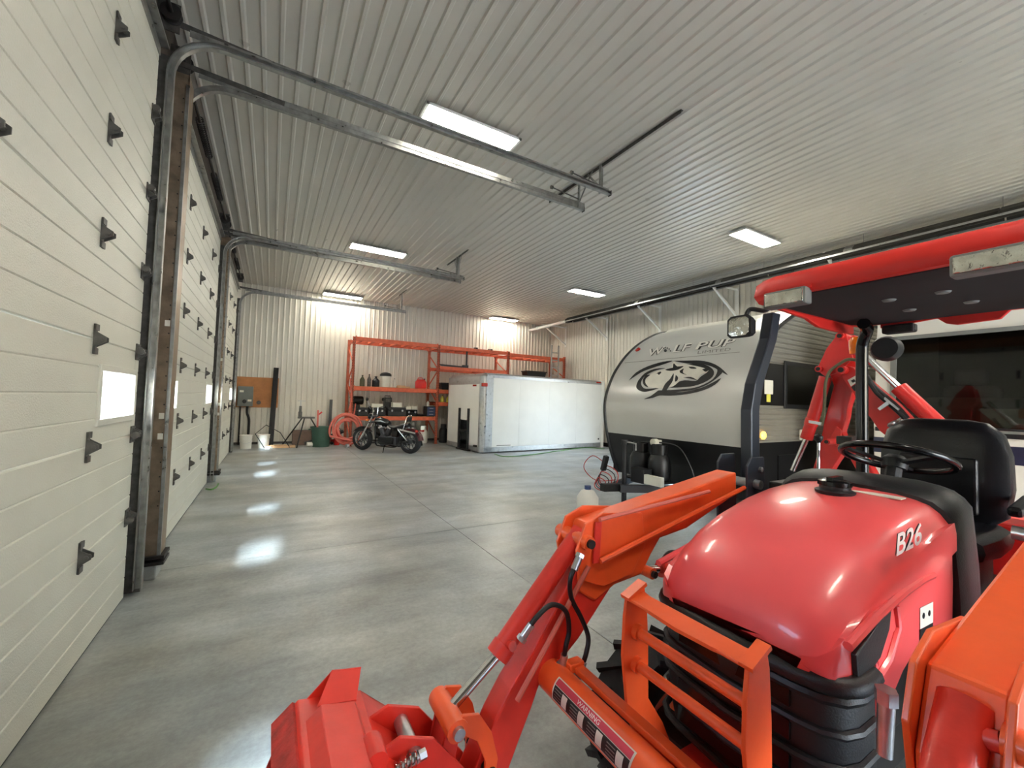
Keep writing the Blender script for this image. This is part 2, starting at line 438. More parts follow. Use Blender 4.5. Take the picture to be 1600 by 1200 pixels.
def make_door(n, c):
    global hinge0, roll0
    y0, y1 = c-DW/2, c+DW/2
    d = hub('door_%d' % n, (XD, c, 0), 'white ribbed sectional overhead door')
    wins = [(y0+.09, y0+.79), (y1-.79, y1-.09)]
    WZ0, WZ1 = 1.365, 1.675
    for k in range(7):
        z0 = .012 + SH*k; b = MB()
        if k == 2:
            ys = [y0, wins[0][0], wins[0][1], wins[1][0], wins[1][1], y1]
            for i in (0, 2, 4): b.prismY(section_profile(z0), ys[i], ys[i+1])
            for i in (1, 3):
                b.span((XD-.05, ys[i], z0+.003), (XD-.001, ys[i+1], WZ0)); b.span((XD-.05, ys[i], WZ1), (XD-.001, ys[i+1], z0+SH-.003))
        else: b.prismY(section_profile(z0), y0, y1)
        b.build('door_section', 'door_white', d)
    MB().span((XD-.045, y0, 0), (XD-.008, y1, .014)).build('bottom_seal', 'rubber', d)
    for a, e in wins:
        f = MB()
        f.span((XD-.055, a-.03, WZ0-.03), (XD+.012, e+.03, WZ0+.012)); f.span((XD-.055, a-.03, WZ1-.012), (XD+.012, e+.03, WZ1+.03))
        f.span((XD-.055, a-.03, WZ0+.012), (XD+.012, a+.012, WZ1-.012)); f.span((XD-.055, e-.012, WZ0+.012), (XD+.012, e+.03, WZ1-.012))
        fr = f.build('window_frame', 'door_white', d, bevel=.005)
        MB().span((XD-.03, a+.01, WZ0+.01), (XD-.024, e-.01, WZ1-.01)).build('pane', 'clear_glass', fr)
    # top strut
    MB().span((XD, y0, DH+.012), (XD+.06, y1, DH+.03)).span((XD, y0, DH-.06), (XD+.008, y1, DH+.02)).build('strut', 'galv', d)
    for k in range(1, 7):
        for yy in ((c-1.0, c, c+1.0) if n > 1 else (c-1.2, c-.12, c+1.0)):
            if hinge0 is None: hinge0 = hb.build('hinge', 'galv_dark', d, local=True); h = hinge0; h.data.transform(Matrix.Translation((-XD, 0, 0)))
            else: h = piece(hinge0, d)
            h.location = (0, yy-c, .012+SH*k)
        for s in (-1, 1):
            if roll0 is None:
                rb = MB(); rb.span((0, -.05, -.06), (.008, .05, .06)); rb.prismY([(.004, -.05), (.05, -.02), (.05, .02), (.004, .05)], -.03, -.022)
                rb.prismY([(.004, -.05), (.05, -.02), (.05, .02), (.004, .05)], .022, .03)
                rb.cyl((.04, -.05, 0), (.04, .11, 0), .007, 8); rb.lathe([(.0, .085), (.023, .085), (.023, .115), (.0, .115)], (.04, 0, 0), (0, 1, 0), 12)
                roll0 = rb.build('roller_hinge', 'galv_dark', d, local=True); h = roll0
            else: h = piece(roll0, d)
            h.location = (0, s*(DW/2-.055), .012+SH*k)
            if s < 0: h.scale = (1, -1, 1)
    # torsion shaft over the door
    sh = MB().cyl((XL+.12, y0-.15, 4.58), (XL+.12, y1+.15, 4.58), .016, 10).build('torsion_shaft', 'dark_steel', d, smooth=True)
    for yy in (c-1.1, c+.25):
        coil = MB()
        pts = [(XL+.12+.035*math.cos(t*.9), yy+t*.0066, 4.58+.035*math.sin(t*.9)) for t in range(0, 130)]
        coil.tube(pts, .007, 5).build('torsion_spring', 'dark_steel', sh, smooth=True)
    for yy in (y0-.06, y1+.06):
        MB().lathe([(.02, -.03), (.07, -.03), (.07, -.022), (.055, -.018), (.055, .02), (.07, .025), (.07, .03), (.02, .03)], (XL+.12, yy, 4.58), (0, 1, 0), 16).build('cable_drum', 'dark_steel', sh, smooth=True)
    for yy in (y0-.1, y1+.1):
        MB().span((XL+.021, yy-.004, 4.46), (XL+.17, yy+.004, 4.7)).build('bearing_plate', 'galv_dark', sh)
    return d
for i, (c, _) in enumerate(DOORS): make_door(i+1, c)

# tracks: vertical run, bend, horizontal run, ceiling hangers
SEC = [(-.028, -.022), (.028, -.022), (.028, .022), (.02, .022), (.02, .018), (.024, .018), (.024, -.018), (-.024, -.018), (-.024, .022), (-.028, .022)]
def track(y, zt, xe, side, label):
    t = thing('door_track', label, 'door track', (XD+.05, y, 0), 0, 'overhead door tracks')
    xv = XD+.06; r = .36
    up = [(xv, y, .03+i*.0) for i in (0,)] + [(xv, y, z) for z in (1.2, 2.4, zt-r)]
    bend = [(xv+r-r*math.cos(R(a)), y, zt-r+r*math.sin(R(a))) for a in range(9, 91, 9)]
    path = up+bend+[(xe, y, zt)]
    k = len(up)+len(bend)
    # section with its open side turned to the door
    sec = [(a, b) for a, b in SEC]
    def ch(s): # channel: web on the far side from the door
        return [(s*.026, -.026), (s*.026, .026), (-s*.022, .026), (-s*.022, .019), (s*.019, .019), (s*.019, -.019), (-s*.022, -.019), (-s*.022, -.026)]
    MB().sweepXZ(ch(side), up).build('vertical_track', 'galv', t)
    MB().sweepXZ(ch(side), [up[-1]]+bend).build('curved_track', 'galv', t, smooth=True)
    MB().sweepXZ(ch(side), [bend[-1], ((bend[-1][0]+xe)/2, y, zt), (xe, y, zt)]).build('horizontal_track', 'galv', t)
    # wall angle behind the vertical run
    MB().span((XL+.021, y+side*.03, 0), (xv+.01, y+side*.036, zt-.2)).build('wall_angle', 'galv_dark', t)
    # reinforcing angle over the horizontal run
    MB().span((xv+.1, y+side*.026, zt+.02), (xe, y+side*.032, zt+.075)).build('stiffener_angle', 'galv', t)
    MB().bar((XL+.02, y+side*.03, zt+.1), (xv+.8, y+side*.03, zt+.045), .006, .05).build('top_brace', 'galv_dark', t)
    # hanger
    hx = xe-.12
    MB().span((hx-.02, y+side*.034, zt-.02), (hx+.02, y+side*.04, ZC-.03)).span((hx-.02, y+side*.034, zt-.02), (hx-.014, y+side*.074, ZC-.03)).build('hanger', 'galv', t)
    MB().bar((hx, y+side*.036, zt+.04), (hx, y+side*.036-.3*side*-1, ZC-.03), .03, .005, (1, 0, 0)).build('hanger_brace', 'galv', t)
    MB().span((xe-.004, y-.03, zt-.04), (xe+.004, y+.03, zt+.03)).build('end_stop', 'galv_dark', t)
    # spring bumper
    MB().cyl((xe-.62, y+side*.06, zt+.13), (xe-.1, y+side*.06, zt+.09), .009, 8).lathe([(.0, -.02), (.025, -.02), (.025, .012), (0, .012)], (xe-.62, y+side*.06, zt+.13), (1, 0, 0), 10).build('bumper_rod', 'galv_dark', t)
    return t
DR = [c+DW/2 for c, _ in DOORS]; DL = [c-DW/2 for c, _ in DOORS]
track(DR[0]+.085, 4.465, 3.92, 1, 'galvanized track curving off the near door, longest overhead rail in view')
track(DL[1]-.085, 4.445, 3.90, -1, 'galvanized track of the middle door on its near side, just below the longest rail')
track(DR[1]+.085, 4.34, 3.72, 1, 'galvanized track of the middle door on its far side, with end bracket')
track(DL[2]-.085, 4.30, 3.70, -1, 'galvanized track of the far door on its near side, lower of the middle pair')
track(DR[2]+.085, 4.24, 3.55, 1, 'galvanized track of the far door closest to the back wall')
# ceiling angle that carries the near hangers
tag(MB().span((3.80, 2.97, ZC-.022), (3.84, 5.5, ZC-.016)).span((3.80, 2.97, ZC-.06), (3.806, 5.5, ZC-.016)).build('ceiling_angle', 'galv_dark'), 'long steel angle fixed to the ceiling above the near door rails', 'bracket', 'ceiling angles')
tag(MB().span((3.59, 8.3, ZC-.022), (3.63, 9.5, ZC-.016)).span((3.59, 8.3, ZC-.06), (3.596, 9.5, ZC-.016)).build('ceiling_angle', 'galv_dark'), 'steel angle on the ceiling above the middle door rails', 'bracket', 'ceiling angles')
tag(MB().span((3.42, 12.5, ZC-.022), (3.46, 13.3, ZC-.016)).span((3.42, 12.5, ZC-.06), (3.426, 13.3, ZC-.016)).build('ceiling_angle', 'galv_dark'), 'short steel angle on the ceiling above the farthest door rail', 'bracket', 'ceiling angles')

# steel posts between the doors
def post(y0, y1, x1, label):
    t = thing('steel_post', label, 'post', (XL+.1, (y0+y1)/2, 0), 0, 'steel posts between the doors')
    MB().span((XL+.022, y0, .16), (x1, y0+.012, 4.3)).span((x1-.012, y0, .16), (x1, y1, 4.3)).span((XL+.022, y1-.012, .16), (x1, y1, 4.3)).build('channel', 'galv_brown', t, bevel=.003)
    MB().span((x1-.02, y0-.02, .2), (x1+.004, y0, 4.2)).build('front_lip', 'galv', t)
    MB().span((XL+.022, y0-.01, 0), (x1-.02, y1, .12)).build('footing', 'concrete', t, bevel=.01)
    for z in (.12, .17): MB().span((XL+.022, y0-.03, z), (x1+.03, y0+.2, z+.025)).build('anchor_plate', 'dark_steel', t)
    for z in (1.15, 1.32, 2.1):
        MB().span((-.80, y0-.003, z), (-.765, y0+.001, z+.05)).build('tag_sticker', 'paper', t)
    pf = MB()
    for k in range(60): pf.lathe([(0, -.002), (.006, -.002), (.006, .001)], (-.76 + (.01 if k % 2 else -.01), y0-.001, .6+k*.06), (0, -1, 0), 6)
    pf.build('punched_holes', 'dark_steel', t)['kind'] = 'stuff'
    return t
post(4.46, 4.66, -.735, 'brown-grey punched steel post beside the near door')
post(DR[1]+.12, DL[2]-.12, -.74, 'dull steel post between the middle and far doors')

# ---------------------------------------------------------------- ceiling lights
def fixture(x, y, label):
    t = thing('ceiling_light', label, 'ceiling light', (x, y, ZC), 0, 'fluorescent ceiling lights')
    hx, hy = .61, .17; z1 = ZC-.022
    b = MB(); b.span((x-hx, y-hy, z1-.035), (x+hx, y+hy, z1-.028)); b.span((x-hx, y-hy, z1-.06), (x+hx, y-hy+.008, z1-.03)); b.span((x-hx, y+hy-.008, z1-.06), (x+hx, y+hy, z1-.03))
    b.span((x-hx, y-hy, z1-.06), (x-hx+.03, y+hy, z1-.03)); b.span((x+hx-.03, y-hy, z1-.06), (x+hx, y+hy, z1-.03))
    b.span((x-hx+.1, y-.06, z1-.03), (x+hx-.1, y+.06, z1+.003))
    b.build('housing', 'fixture_white', t)
    for k in range(6):
        yy = y-hy+.03+k*(2*hy-.06)/5
        MB().cyl((x-hx+.035, yy, z1-.052), (x+hx-.035, yy, z1-.052), .0125, 8).build('tube', 'tube_glow', t, smooth=True)
    return t
LIGHTS = [(1.94, 4.5, 'six-tube fluorescent light nearest, above the longest door rail'), (1.92, 9.4, 'fluorescent light over the middle door rails'),
          (1.88, 14.4, 'fluorescent light by the back wall on the door side'), (7.9, 4.45, 'fluorescent light on the ceiling between the near rails and the tractor canopy'),
          (7.93, 9.4, 'fluorescent light in the middle of the heater side row'), (7.93, 14.45, 'fluorescent light by the back wall above the racks'),
          (1.94, -.9, 'fluorescent light behind the viewer on the door side'), (7.9, -.9, 'fluorescent light behind the viewer on the heater side')]
for x, y, lb in LIGHTS: fixture(x, y, lb)

# ---------------------------------------------------------------- tube heater on the right
h = thing('tube_heater', 'long dark infrared tube heater hung along the right side ceiling', 'heater', (9.4, 7, 4.5))
HX, HZ = 9.4, 4.56
sec = [(-.2, -.02), (-.19, .03), (-.09, .11), (.09, .11), (.19, .03), (.2, -.02), (.194, -.02), (.184, .026), (.086, .104), (-.086, .104), (-.184, .026), (-.194, -.02)]
for a, b_ in ((-2.0, 1.6), (1.62, 5.1), (5.12, 8.6), (8.62, 12.1)):
    MB().loft([[Vector((HX+p, yy, HZ+q)) for p, q in sec] for yy in (a, b_)]).build('reflector', 'reflector_dark', h)
MB().cyl((HX, -2, HZ+.02), (HX, 12.2, HZ+.02), .05, 14).build('burner_tube', 'dark_steel', h, smooth=True)
MB().cyl((HX, 12.2, HZ+.02), (HX, 14.8, HZ+.02), .055, 14).lathe([(.06, 0), (.075, 0), (.075, .12), (.06, .12)], (HX, 14.1, HZ+.02), (0, 1, 0), 14).build('exhaust_pipe', 'fixture_white', h, smooth=True)
MB().span((HX-.06, 11.98, HZ-.05), (HX+.06, 12.25, HZ+.1)).build('end_box', 'dark_steel', h)
for p_ in (-.2, .2): MB().span((HX+p_-.006, -2, HZ-.05), (HX+p_+.006, 12.1, HZ-.018)).build('rim_strip', 'aluminium', h)
for yy in (1.6, 5.1, 8.6, 3.3, 6.9, 10.4):
    MB().tube([(HX, yy, HZ+.1), (HX, yy, ZC-.02)], .004, 5).build('hanging_chain', 'galv', h)
for yy in (1.0, 3.4, 6.0, 8.6):
    MB().loft([[Vector((HX+p*1.04, yy+q2, HZ+q*1.04+.004)) for p, q in sec[:6]] + [Vector((HX+p*1.01, yy+q2, HZ+q*1.0)) for p, q in sec[6:]] for q2 in (0, .14)]).build('joint_band', 'galv', h)
for i, yy in enumerate((13.75, 11.3, 8.9, 6.4, 3.9)):
    t = thing('wall_bracket', 'pale diagonal steel bracket carrying the heater, number %s from the back wall' % ('one', 'two', 'three', 'four', 'five')[i], 'bracket', (XR, yy, 4.0), 0, 'heater wall brackets')
    t['label'] = ('pale diagonal heater bracket nearest the back wall', 'pale diagonal heater bracket second from the back wall', 'pale diagonal heater bracket above the trailer nose', 'pale diagonal heater bracket above the trailer roof', 'pale diagonal heater bracket above the tractor canopy')[i]
    MB().bar((XR-.025, yy, 3.95), (HX+.05, yy, 4.62), .05, .05).build('strut', 'fixture_white', t)
    MB().bar((XR-.025, yy, 4.66), (HX-.1, yy, 4.66), .04, .04).build('arm', 'fixture_white', t)
    MB().span((XR-.03, yy-.05, 3.86), (XR-.021, yy+.05, 4.72)).build('wall_plate', 'fixture_white', t)

# ================================================================ FAR END: racks and what stands there
RY0, RY1 = 13.62, 14.62; RX = [2.17, 4.95, 7.72, 10.38]; RH = 3.42
LEV = [[.86, 1.80, 3.36], [.0, 1.36, 1.80, 2.62, 3.34], [.0, 2.48, 3.30]]
RNAME = ['orange pallet rack bay behind the motorcycle', 'orange pallet rack bay behind the truck box front', 'orange pallet rack bay in the right corner']
def upright(t, x, depth=True):
    for y in (RY0, RY1):
        b = MB(); b.span((x-.04, y-.035, 0), (x-.028, y+.035, RH)); b.span((x+.028, y-.035, 0), (x+.04, y+.035, RH)); b.span((x-.04, y-.035 if y == RY1 else y+.023, 0), (x+.04, y-.023 if y == RY1 else y+.035, RH))
        b.span((x-.06, y-.06, 0), (x+.06, y+.06, .008))
        b.build('upright', 'rack_post', t)
        hs = MB()
        for k in range(40): hs.span((x-.010, y-.036 if y == RY0 else y+.03, .1+k*.082), (x+.010, y-.034 if y == RY0 else y+.036, .14+k*.082))
        if y == RY0:
            ho = MB()
            for k in range(40):
                ho.span((x-.04, y-.0365, .1+k*.082), (x-.028, y-.034, .14+k*.082)); ho.span((x+.028, y-.0365, .1+k*.082), (x+.04, y-.034, .14+k*.082))
            q = ho.build('slot_row', 'dark_steel', t); q['kind'] = 'stuff'
    z = .25; s = 0
    while z < RH-.6:
        a, b_ = (RY0, RY1) if s % 2 == 0 else (RY1, RY0)
        MB().bar((x, a, z), (x, b_, z+.55), .03, .03).build('brace', 'rack_orange', t); z += .58; s += 1
    MB().bar((x, RY0, RH-.15), (x, RY1, RH-.15), .03, .03).build('brace', 'rack_orange', t)
for i in range(3):
    t = thing('pallet_rack', RNAME[i], 'rack', (RX[i], RY0, 0), 0, 'pallet rack bays along the back wall')
    upright(t, RX[i])
    if i == 2: upright(t, RX[3])
    for z in LEV[i]:
        if z == 0: continue
        for y in (RY0, RY1):
            MB().span((RX[i]+.045, y-.03, z-.06), (RX[i+1]-.045, y+.03, z+.06)).span((RX[i]+.041, y-.04, z-.1), (RX[i]+.06, y+.04, z+.09)).span((RX[i+1]-.06, y-.04, z-.1), (RX[i+1]-.041, y+.04, z+.09)).build('beam', 'rack_orange', t)
        for k in range(7 if z > 3 else 4):
            x = RX[i]+.25+k*(RX[i+1]-RX[i]-.5)/((7 if z > 3 else 4)-1)
            MB().span((x-.05, RY0+.03, z-.03), (x+.05, RY1-.03, z+.03)).build('cross_tie', 'rack_orange', t)
        if z < 3 and not (i > 0 and z > 2):
            for k in range(4):
                a = RX[i]+.07+k*(RX[i+1]-RX[i]-.14)/4; e = a+(RX[i+1]-RX[i]-.14)/4-.012
                MB().span((a, RY0+.01, z+.062), (e, RY1-.01, z+.075)).build('deck_board', 'plywood', t)
SZ = {.86: .935, 1.80: 1.875}
# ---- small goods on the racks
def lathe_thing(name, label, cat, prof, p, m, parts=(), group=None):
    t = thing(name, label, cat, p, 0, group)
    MB().lathe(prof, p, n=16).build('body', m, t, smooth=True)
    for nm, pr, mm in parts: MB().lathe(pr, p, n=14).build(nm, mm, t, smooth=True)
    return t
GR = 'goods on the rack shelves'
UZ = 1.875; LZ = .935
gy = RY0+.22
def jug(x, y, z, h, r, m, label):
    return lathe_thing('bottle', label, 'bottle', [(r*.95, 0), (r, .02), (r, h*.6), (r*.45, h*.8), (r*.3, h*.84), (r*.3, h*.93)], (x, y, z), m, [('cap', [(r*.36, h*.93), (r*.36, h), (0, h)], 'black_plastic')], GR)
jug(2.50, gy, UZ, .36, .075, 'olive', 'slim olive bottle standing first on the upper rack shelf')
jug(2.72, gy+.05, UZ, .40, .06, 'galv_dark', 'slim grey bottle second on the upper rack shelf')
jug(2.92, gy, UZ, .34, .12, 'black_plastic', 'fat black jug on the upper rack shelf beside the white pail')
# white pail with a dark lid piled on it
t = lathe_thing('lidded_pail', 'white pail with dark lid and tan rag on the upper rack shelf', 'pail', [(.15, 0), (.17, .33), (.18, .33), (.18, .36), (.16, .36)], (3.24, gy+.05, UZ), 'pail_white',
                [('lid', [(.185, .36), (.185, .42), (.14, .47), (.05, .49), (0, .49)], 'black_plastic')], GR)
jug(3.52, gy, UZ, .30, .05, 'pail_white', 'small white bottle right of the white pail on the rack')
b = MB().box((3.82, gy, UZ+.025), (.42, .2, .05)); b.box((3.75, gy, UZ+.065), (.25, .16, .03), Matrix.Rotation(.1, 3, 'Z'))
tag(b.build('paper_bag', 'pale_wood', bevel=.01), 'flat tan bag lying on the upper rack shelf', 'bag', GR)
# red fuel can
p = Vector((4.42, gy, UZ)); t = thing('fuel_can', 'red plastic fuel can on the upper rack shelf', 'fuel can', p, 0, GR)
MB().loft([[p+Vector((sx*w, sy*w*.62, z)) for sx, sy in ((-1, -.7), (-.7, -1), (.7, -1), (1, -.7), (1, .7), (.7, 1), (-.7, 1), (-1, .7))] for z, w in ((0, .16), (.02, .175), (.22, .175), (.3, .13), (.32, .1))]).build('body', 'red_plastic', t, smooth=True)
MB().tube([p+Vector((-.12, 0, .28)), p+Vector((-.1, 0, .36)), p+Vector((.04, 0, .37)), p+Vector((.08, 0, .3))], .016, 8).build('handle', 'red_plastic', t, smooth=True)
MB().lathe([(.03, .3), (.03, .37), (0, .37)], p+Vector((.12, 0, -.02)), n=12).build('cap', 'black_plastic', t)
# tool cases on the lower shelf
def case(x, y, z, sx, sy, sz, m, label, tray=None, handle=True, cat='case'):
    c = Vector((x, y, z)); t = thing('tool_case', label, cat, c, 0, GR)
    MB().box(c+Vector((0, 0, sz*.31)), (sx, sy, sz*.62)).build('base', m, t, bevel=.015)
    MB().box(c+Vector((0, 0, sz*.81)), (sx*.99, sy*.98, sz*.36)).build('lid', m, t, bevel=.02)
    for k in (-.28, .28): MB().box(c+Vector((k*sx, -sy/2-.006, sz*.62)), (.05, .014, .06)).build('latch', 'zinc', t)
    if handle: MB().tube([c+Vector((-.09, -sy/2, sz*.5)), c+Vector((-.09, -sy/2-.035, sz*.52)), c+Vector((.09, -sy/2-.035, sz*.52)), c+Vector((.09, -sy/2, sz*.5))], .01, 6).build('handle', 'black_plastic', t)
    return t
case(2.52, gy, LZ, .34, .4, .26, 'black_plastic', 'black tool case at the left end of the lower rack shelf')
case(2.98, gy, LZ, .50, .4, .27, 'black_plastic', 'black tool case under a white carton on the lower rack shelf')
case(3.60, gy, LZ, .60, .42, .29, 'black_plastic', 'wide black tool case in the middle of the lower rack shelf')
case(4.10, gy, LZ, .38, .40, .22, 'black_gloss', 'glossy black case with two white cartons on the lower rack shelf')
def carton(x, y, z, sx, sy, sz, label):
    c = Vector((x, y, z)); t = thing('carton', label, 'carton', c, 0, GR)
    MB().box(c+Vector((0, 0, sz*.42)), (sx, sy, sz*.84)).build('body', 'paper', t, bevel=.004)
    MB().box(c+Vector((0, 0, sz*.92)), (sx*1.02, sy*1.02, sz*.16)).build('lid', 'pail_white', t, bevel=.004)
carton(2.98, gy, LZ+.273, .36, .26, .12, 'flat white carton on the black case, left on the lower shelf')
carton(3.62, gy, LZ+.293, .3, .26, .16, 'white carton standing on the wide black case')
carton(4.00, gy, LZ+.223, .17, .22, .11, 'left of two small white cartons on the glossy case')
carton(4.20, gy, LZ+.223, .17, .22, .11, 'right of two small white cartons on the glossy case')
# round dark motor with white canister
t = thing('bench_grinder', 'dark round bench grinder with pale end cap on the lower rack shelf', 'grinder', (2.42, gy+.42, LZ), 0, GR)
MB().lathe([(.0, -.2), (.12, -.2), (.14, -.17), (.14, .17), (.12, .2), (0, .2)], (2.42, gy+.42, LZ+.48), (1, 0, 0), 18).build('motor', 'dark_steel', t, smooth=True)
MB().lathe([(0, -.215), (.07, -.215), (.07, -.19), (0, -.19)], (2.42, gy+.42, LZ+.48), (1, 0, 0), 14).build('end_cap', 'pail_white', t)
MB().box((2.42, gy+.42, LZ+.17), (.2, .2, .34)).build('stand', 'dark_steel', t)
c = Vector((3.40, gy+.34, LZ)); t = thing('battery_charger', 'tall black charger box behind the cases on the lower shelf', 'charger', c, 0, GR)
MB().box(c+Vector((0, 0, .3)), (.24, .22, .6)).build('body', 'black_plastic', t, bevel=.01); MB().box(c+Vector((0, -.115, .5)), (.16, .012, .1)).build('dial_plate', 'galv_dark', t)
MB().tube([c+Vector((-.09, 0, .6)), c+Vector((-.09, 0, .66)), c+Vector((.09, 0, .66)), c+Vector((.09, 0, .6))], .012, 6).build('handle', 'black_plastic', t)
c = Vector((4.76, gy, LZ)); t = thing('tool_chest', 'blue-black tool chest at the right end of the lower shelf', 'tool chest', c, 0, GR)
MB().box(c+Vector((0, 0, .17)), (.3, .4, .34)).build('body', 'black_plastic', t, bevel=.008)
for k in range(3):
    d = MB().box(c+Vector((0, -.203, .07+k*.1)), (.27, .012, .085)).build('drawer', 'blue_tool', t); MB().box(c+Vector((0, -.214, .075+k*.1)), (.14, .012, .014)).build('pull', 'zinc', d)
jug(4.70, gy, LZ+.342, .2, .05, 'pail_white', 'small white bottle standing on the blue tool chest')
t = lathe_thing('coiled_cable', 'black cable coil lying at the lower shelf edge', 'cable', [(.08, 0), (.14, .0), (.16, .04), (.14, .08), (.08, .08), (.07, .04)], (4.44, gy+.02, LZ), 'hose_black', (), GR)
# bay two
c = Vector((5.35, gy, UZ)); t = thing('storage_tote', 'dark storage tote on the second rack bay', 'tote', c, 0, GR)
MB().loft([[c+Vector((sx*w, sy*w*.75, z)) for sx, sy in ((-1, -1), (1, -1), (1, 1), (-1, 1))] for z, w in ((0, .22), (.2, .26))]).build('body', 'black_plastic', t, bevel=.01); MB().box(c+Vector((0, 0, .22)), (.56, .42, .04)).build('lid', 'black_plastic', t, bevel=.01)
for k in range(2):
    jug(5.22+k*.22, gy, 1.435, .24, .07, 'sticker_yellow', ('left yellow oil bottle on the second bay low shelf', 'right yellow oil bottle on the second bay low shelf')[k])
c = Vector((9.05, gy, 2.48+.062)); t = thing('storage_tote', 'long black tote on the corner rack beam above the truck box', 'tote', c, 0, GR)
MB().loft([[c+Vector((sx*w, sy*.2, z)) for sx, sy in ((-1, -1), (1, -1), (1, 1), (-1, 1))] for z, w in ((0, .42), (.17, .46))]).build('body', 'black_plastic', t, bevel=.01); MB().box(c+Vector((0, 0, .19)), (.98, .44, .035)).build('lid', 'black_plastic', t, bevel=.01)
# black towing frame lying on bay two
c = Vector((5.75, RY0+.1, 2.62+.062)); t = thing('hitch_carrier', 'black hitch carrier bar with upright lying on the second rack bay', 'carrier', c, 0, GR)
MB().bar(c+Vector((-.75, .0, .05)), c+Vector((.35, 0, .02)), .06, .06).build('bar', 'black_plastic', t); MB().bar(c+Vector((.3, 0, 0)), c+Vector((.3, .0, .62)), .05, .05).build('upright', 'black_plastic', t)
MB().box(c+Vector((.25, 0, .02)), (.2, .12, .16)).build('receiver', 'black_plastic', t)
for k, x in enumerate((6.35, 6.95)):
    tag(MB().bar((x, RY0-.1, RH-.01), (x+.35, RY0+.85, RH+.11), .07, .05).build('steel_bar', 'dark_steel', None), ('left dark bar lying across the top of the racks', 'right dark bar lying across the top of the racks')[k], 'bar', 'bars on top of the racks')
# under the shelf: tanks
for k, (x, h_, m) in enumerate(((4.25, .62, 'galv'), (4.62, .5, 'pail_white'), (5.35, .55, 'black_plastic'))):
    lathe_thing('gas_cylinder', ('tall grey gas cylinder standing under the lower rack shelf', 'short white gas cylinder under the lower rack shelf', 'black round drum under the second rack bay')[k], 'cylinder', [(.13, 0), (.15, .03), (.15, h_*.75), (.11, h_*.92), (.05, h_)], (x, RY0+.35, 0), m, [('valve', [(.03, h_), (.03, h_+.1), (0, h_+.1)], 'dark_steel'), ('collar', [(.1, h_-.02), (.1, h_+.1), (.092, h_+.1), (.092, h_-.02)], m)], 'cylinders under the racks')

# ladder leaning in the corner
t = thing('step_ladder', 'aluminium ladder leaning on the corner rack', 'ladder', (9.86, 13.55, 0))
for s in (-.2, .2): MB().bar((9.86+s, 13.55, 0), (9.86+s*.85, 13.565, 3.85), .07, .028, (0, 1, 0)).build('rail', 'aluminium', t)
for k in range(12):
    f_ = (k+.6)/12.6; MB().bar((9.86-.2*(1-.15*f_), 13.55+.015*f_, 3.85*f_), (9.86+.2*(1-.15*f_), 13.55+.015*f_, 3.85*f_), .03, .05).build('rung', 'aluminium', t)

# plywood board with switch box and conduits
t = thing('electrical_board', 'tan plywood backing board fixed to the far wall', 'board', (-.35, YB, 1.1))
MB().span((-.92, YB-.042, 1.12), (.19, YB-.022, 2.04)).build('board', 'plywood', t)
t = thing('switch_box', 'grey electrical disconnect box on the plywood board', 'electrical box', (-.66, YB-.1, 1.15))
MB().span((-.86, YB-.20, 1.15), (-.47, YB-.043, 1.75)).build('body', 'panel_grey', t, bevel=.008)
MB().span((-.84, YB-.212, 1.18), (-.49, YB-.2, 1.72)).build('cover', 'panel_grey', t, bevel=.004)
MB().lathe([(0, 0), (.055, 0), (.055, .03), (0, .03)], (-.68, YB-.212, 1.30), (0, -1, 0), 14).box((-.68, YB-.25, 1.30), (.03, .03, .12)).build('rotary_handle', 'black_plastic', t)
for (x, z) in ((-.76, 1.57), (-.55, 1.3)): MB().span((x-.05, YB-.2135, z), (x+.05, YB-.2115, z+.06)).build('sticker', 'paper', t)
MB().lathe([(0, 0), (.06, 0), (.06, .02), (0, .02)], (-.32, YB-.043, 1.27), (0, -1, 0), 14).build('outlet', 'galv_dark', thing('wall_outlet', 'small round metal outlet on the plywood board', 'outlet', (-.32, YB-.05, 1.27)))
for k, x in enumerate((-.78, -.60)):
    tag(MB().tube(smooth_path([(x, YB-.1, 1.15), (x, YB-.1, .95), (x+.06*k, YB-.07, .7), (x+.05*k, YB-.06, .0)]), .022+.012*k, 8).build('conduit', 'dark_steel', None, smooth=True), ('thin black conduit running down from the switch box', 'thick black conduit running down from the switch box')[k], 'conduit', 'conduits under the switch box')
tag(MB().prism([Vector((-.02, 14.28, 0)), Vector((.12, 14.28, 0)), Vector((.12, 14.36, 0)), Vector((-.02, 14.36, 0))], (.05, .42, 2.36)).build('black_post', 'black_gloss', None, bevel=.006), 'tall black square post leaning on the far wall', 'post')

def pail(x, y, label):
    t = thing('pail', label, 'pail', (x, y, 0), 0, 'white pails by the far wall')
    p = Vector((x, y, 0))
    MB().lathe([(0, 0), (.132, 0), (.148, .3), (.156, .3), (.156, .315), (.15, .315), (.152, .36), (.146, .36), (.128, .01), (0, .01)], p, n=22, cap=False).build('body', 'pail_white', t, smooth=True)
    MB().lathe([(.16, .355), (.16, .38), (.0, .385)], p, n=22).build('lid', 'pail_white', t, smooth=True)
    MB().tube([p+Vector((-.155, -.02, .3)), p+Vector((-.12, -.13, .2)), p+Vector((0, -.18, .15)), p+Vector((.12, -.13, .2)), p+Vector((.155, -.02, .3))], .004, 5).build('bail', 'zinc', t)
    return t
pail(-.55, 13.72, 'white lidded pail nearest the far door'); pail(-.13, 13.82, 'white lidded pail beside the black leaning post')
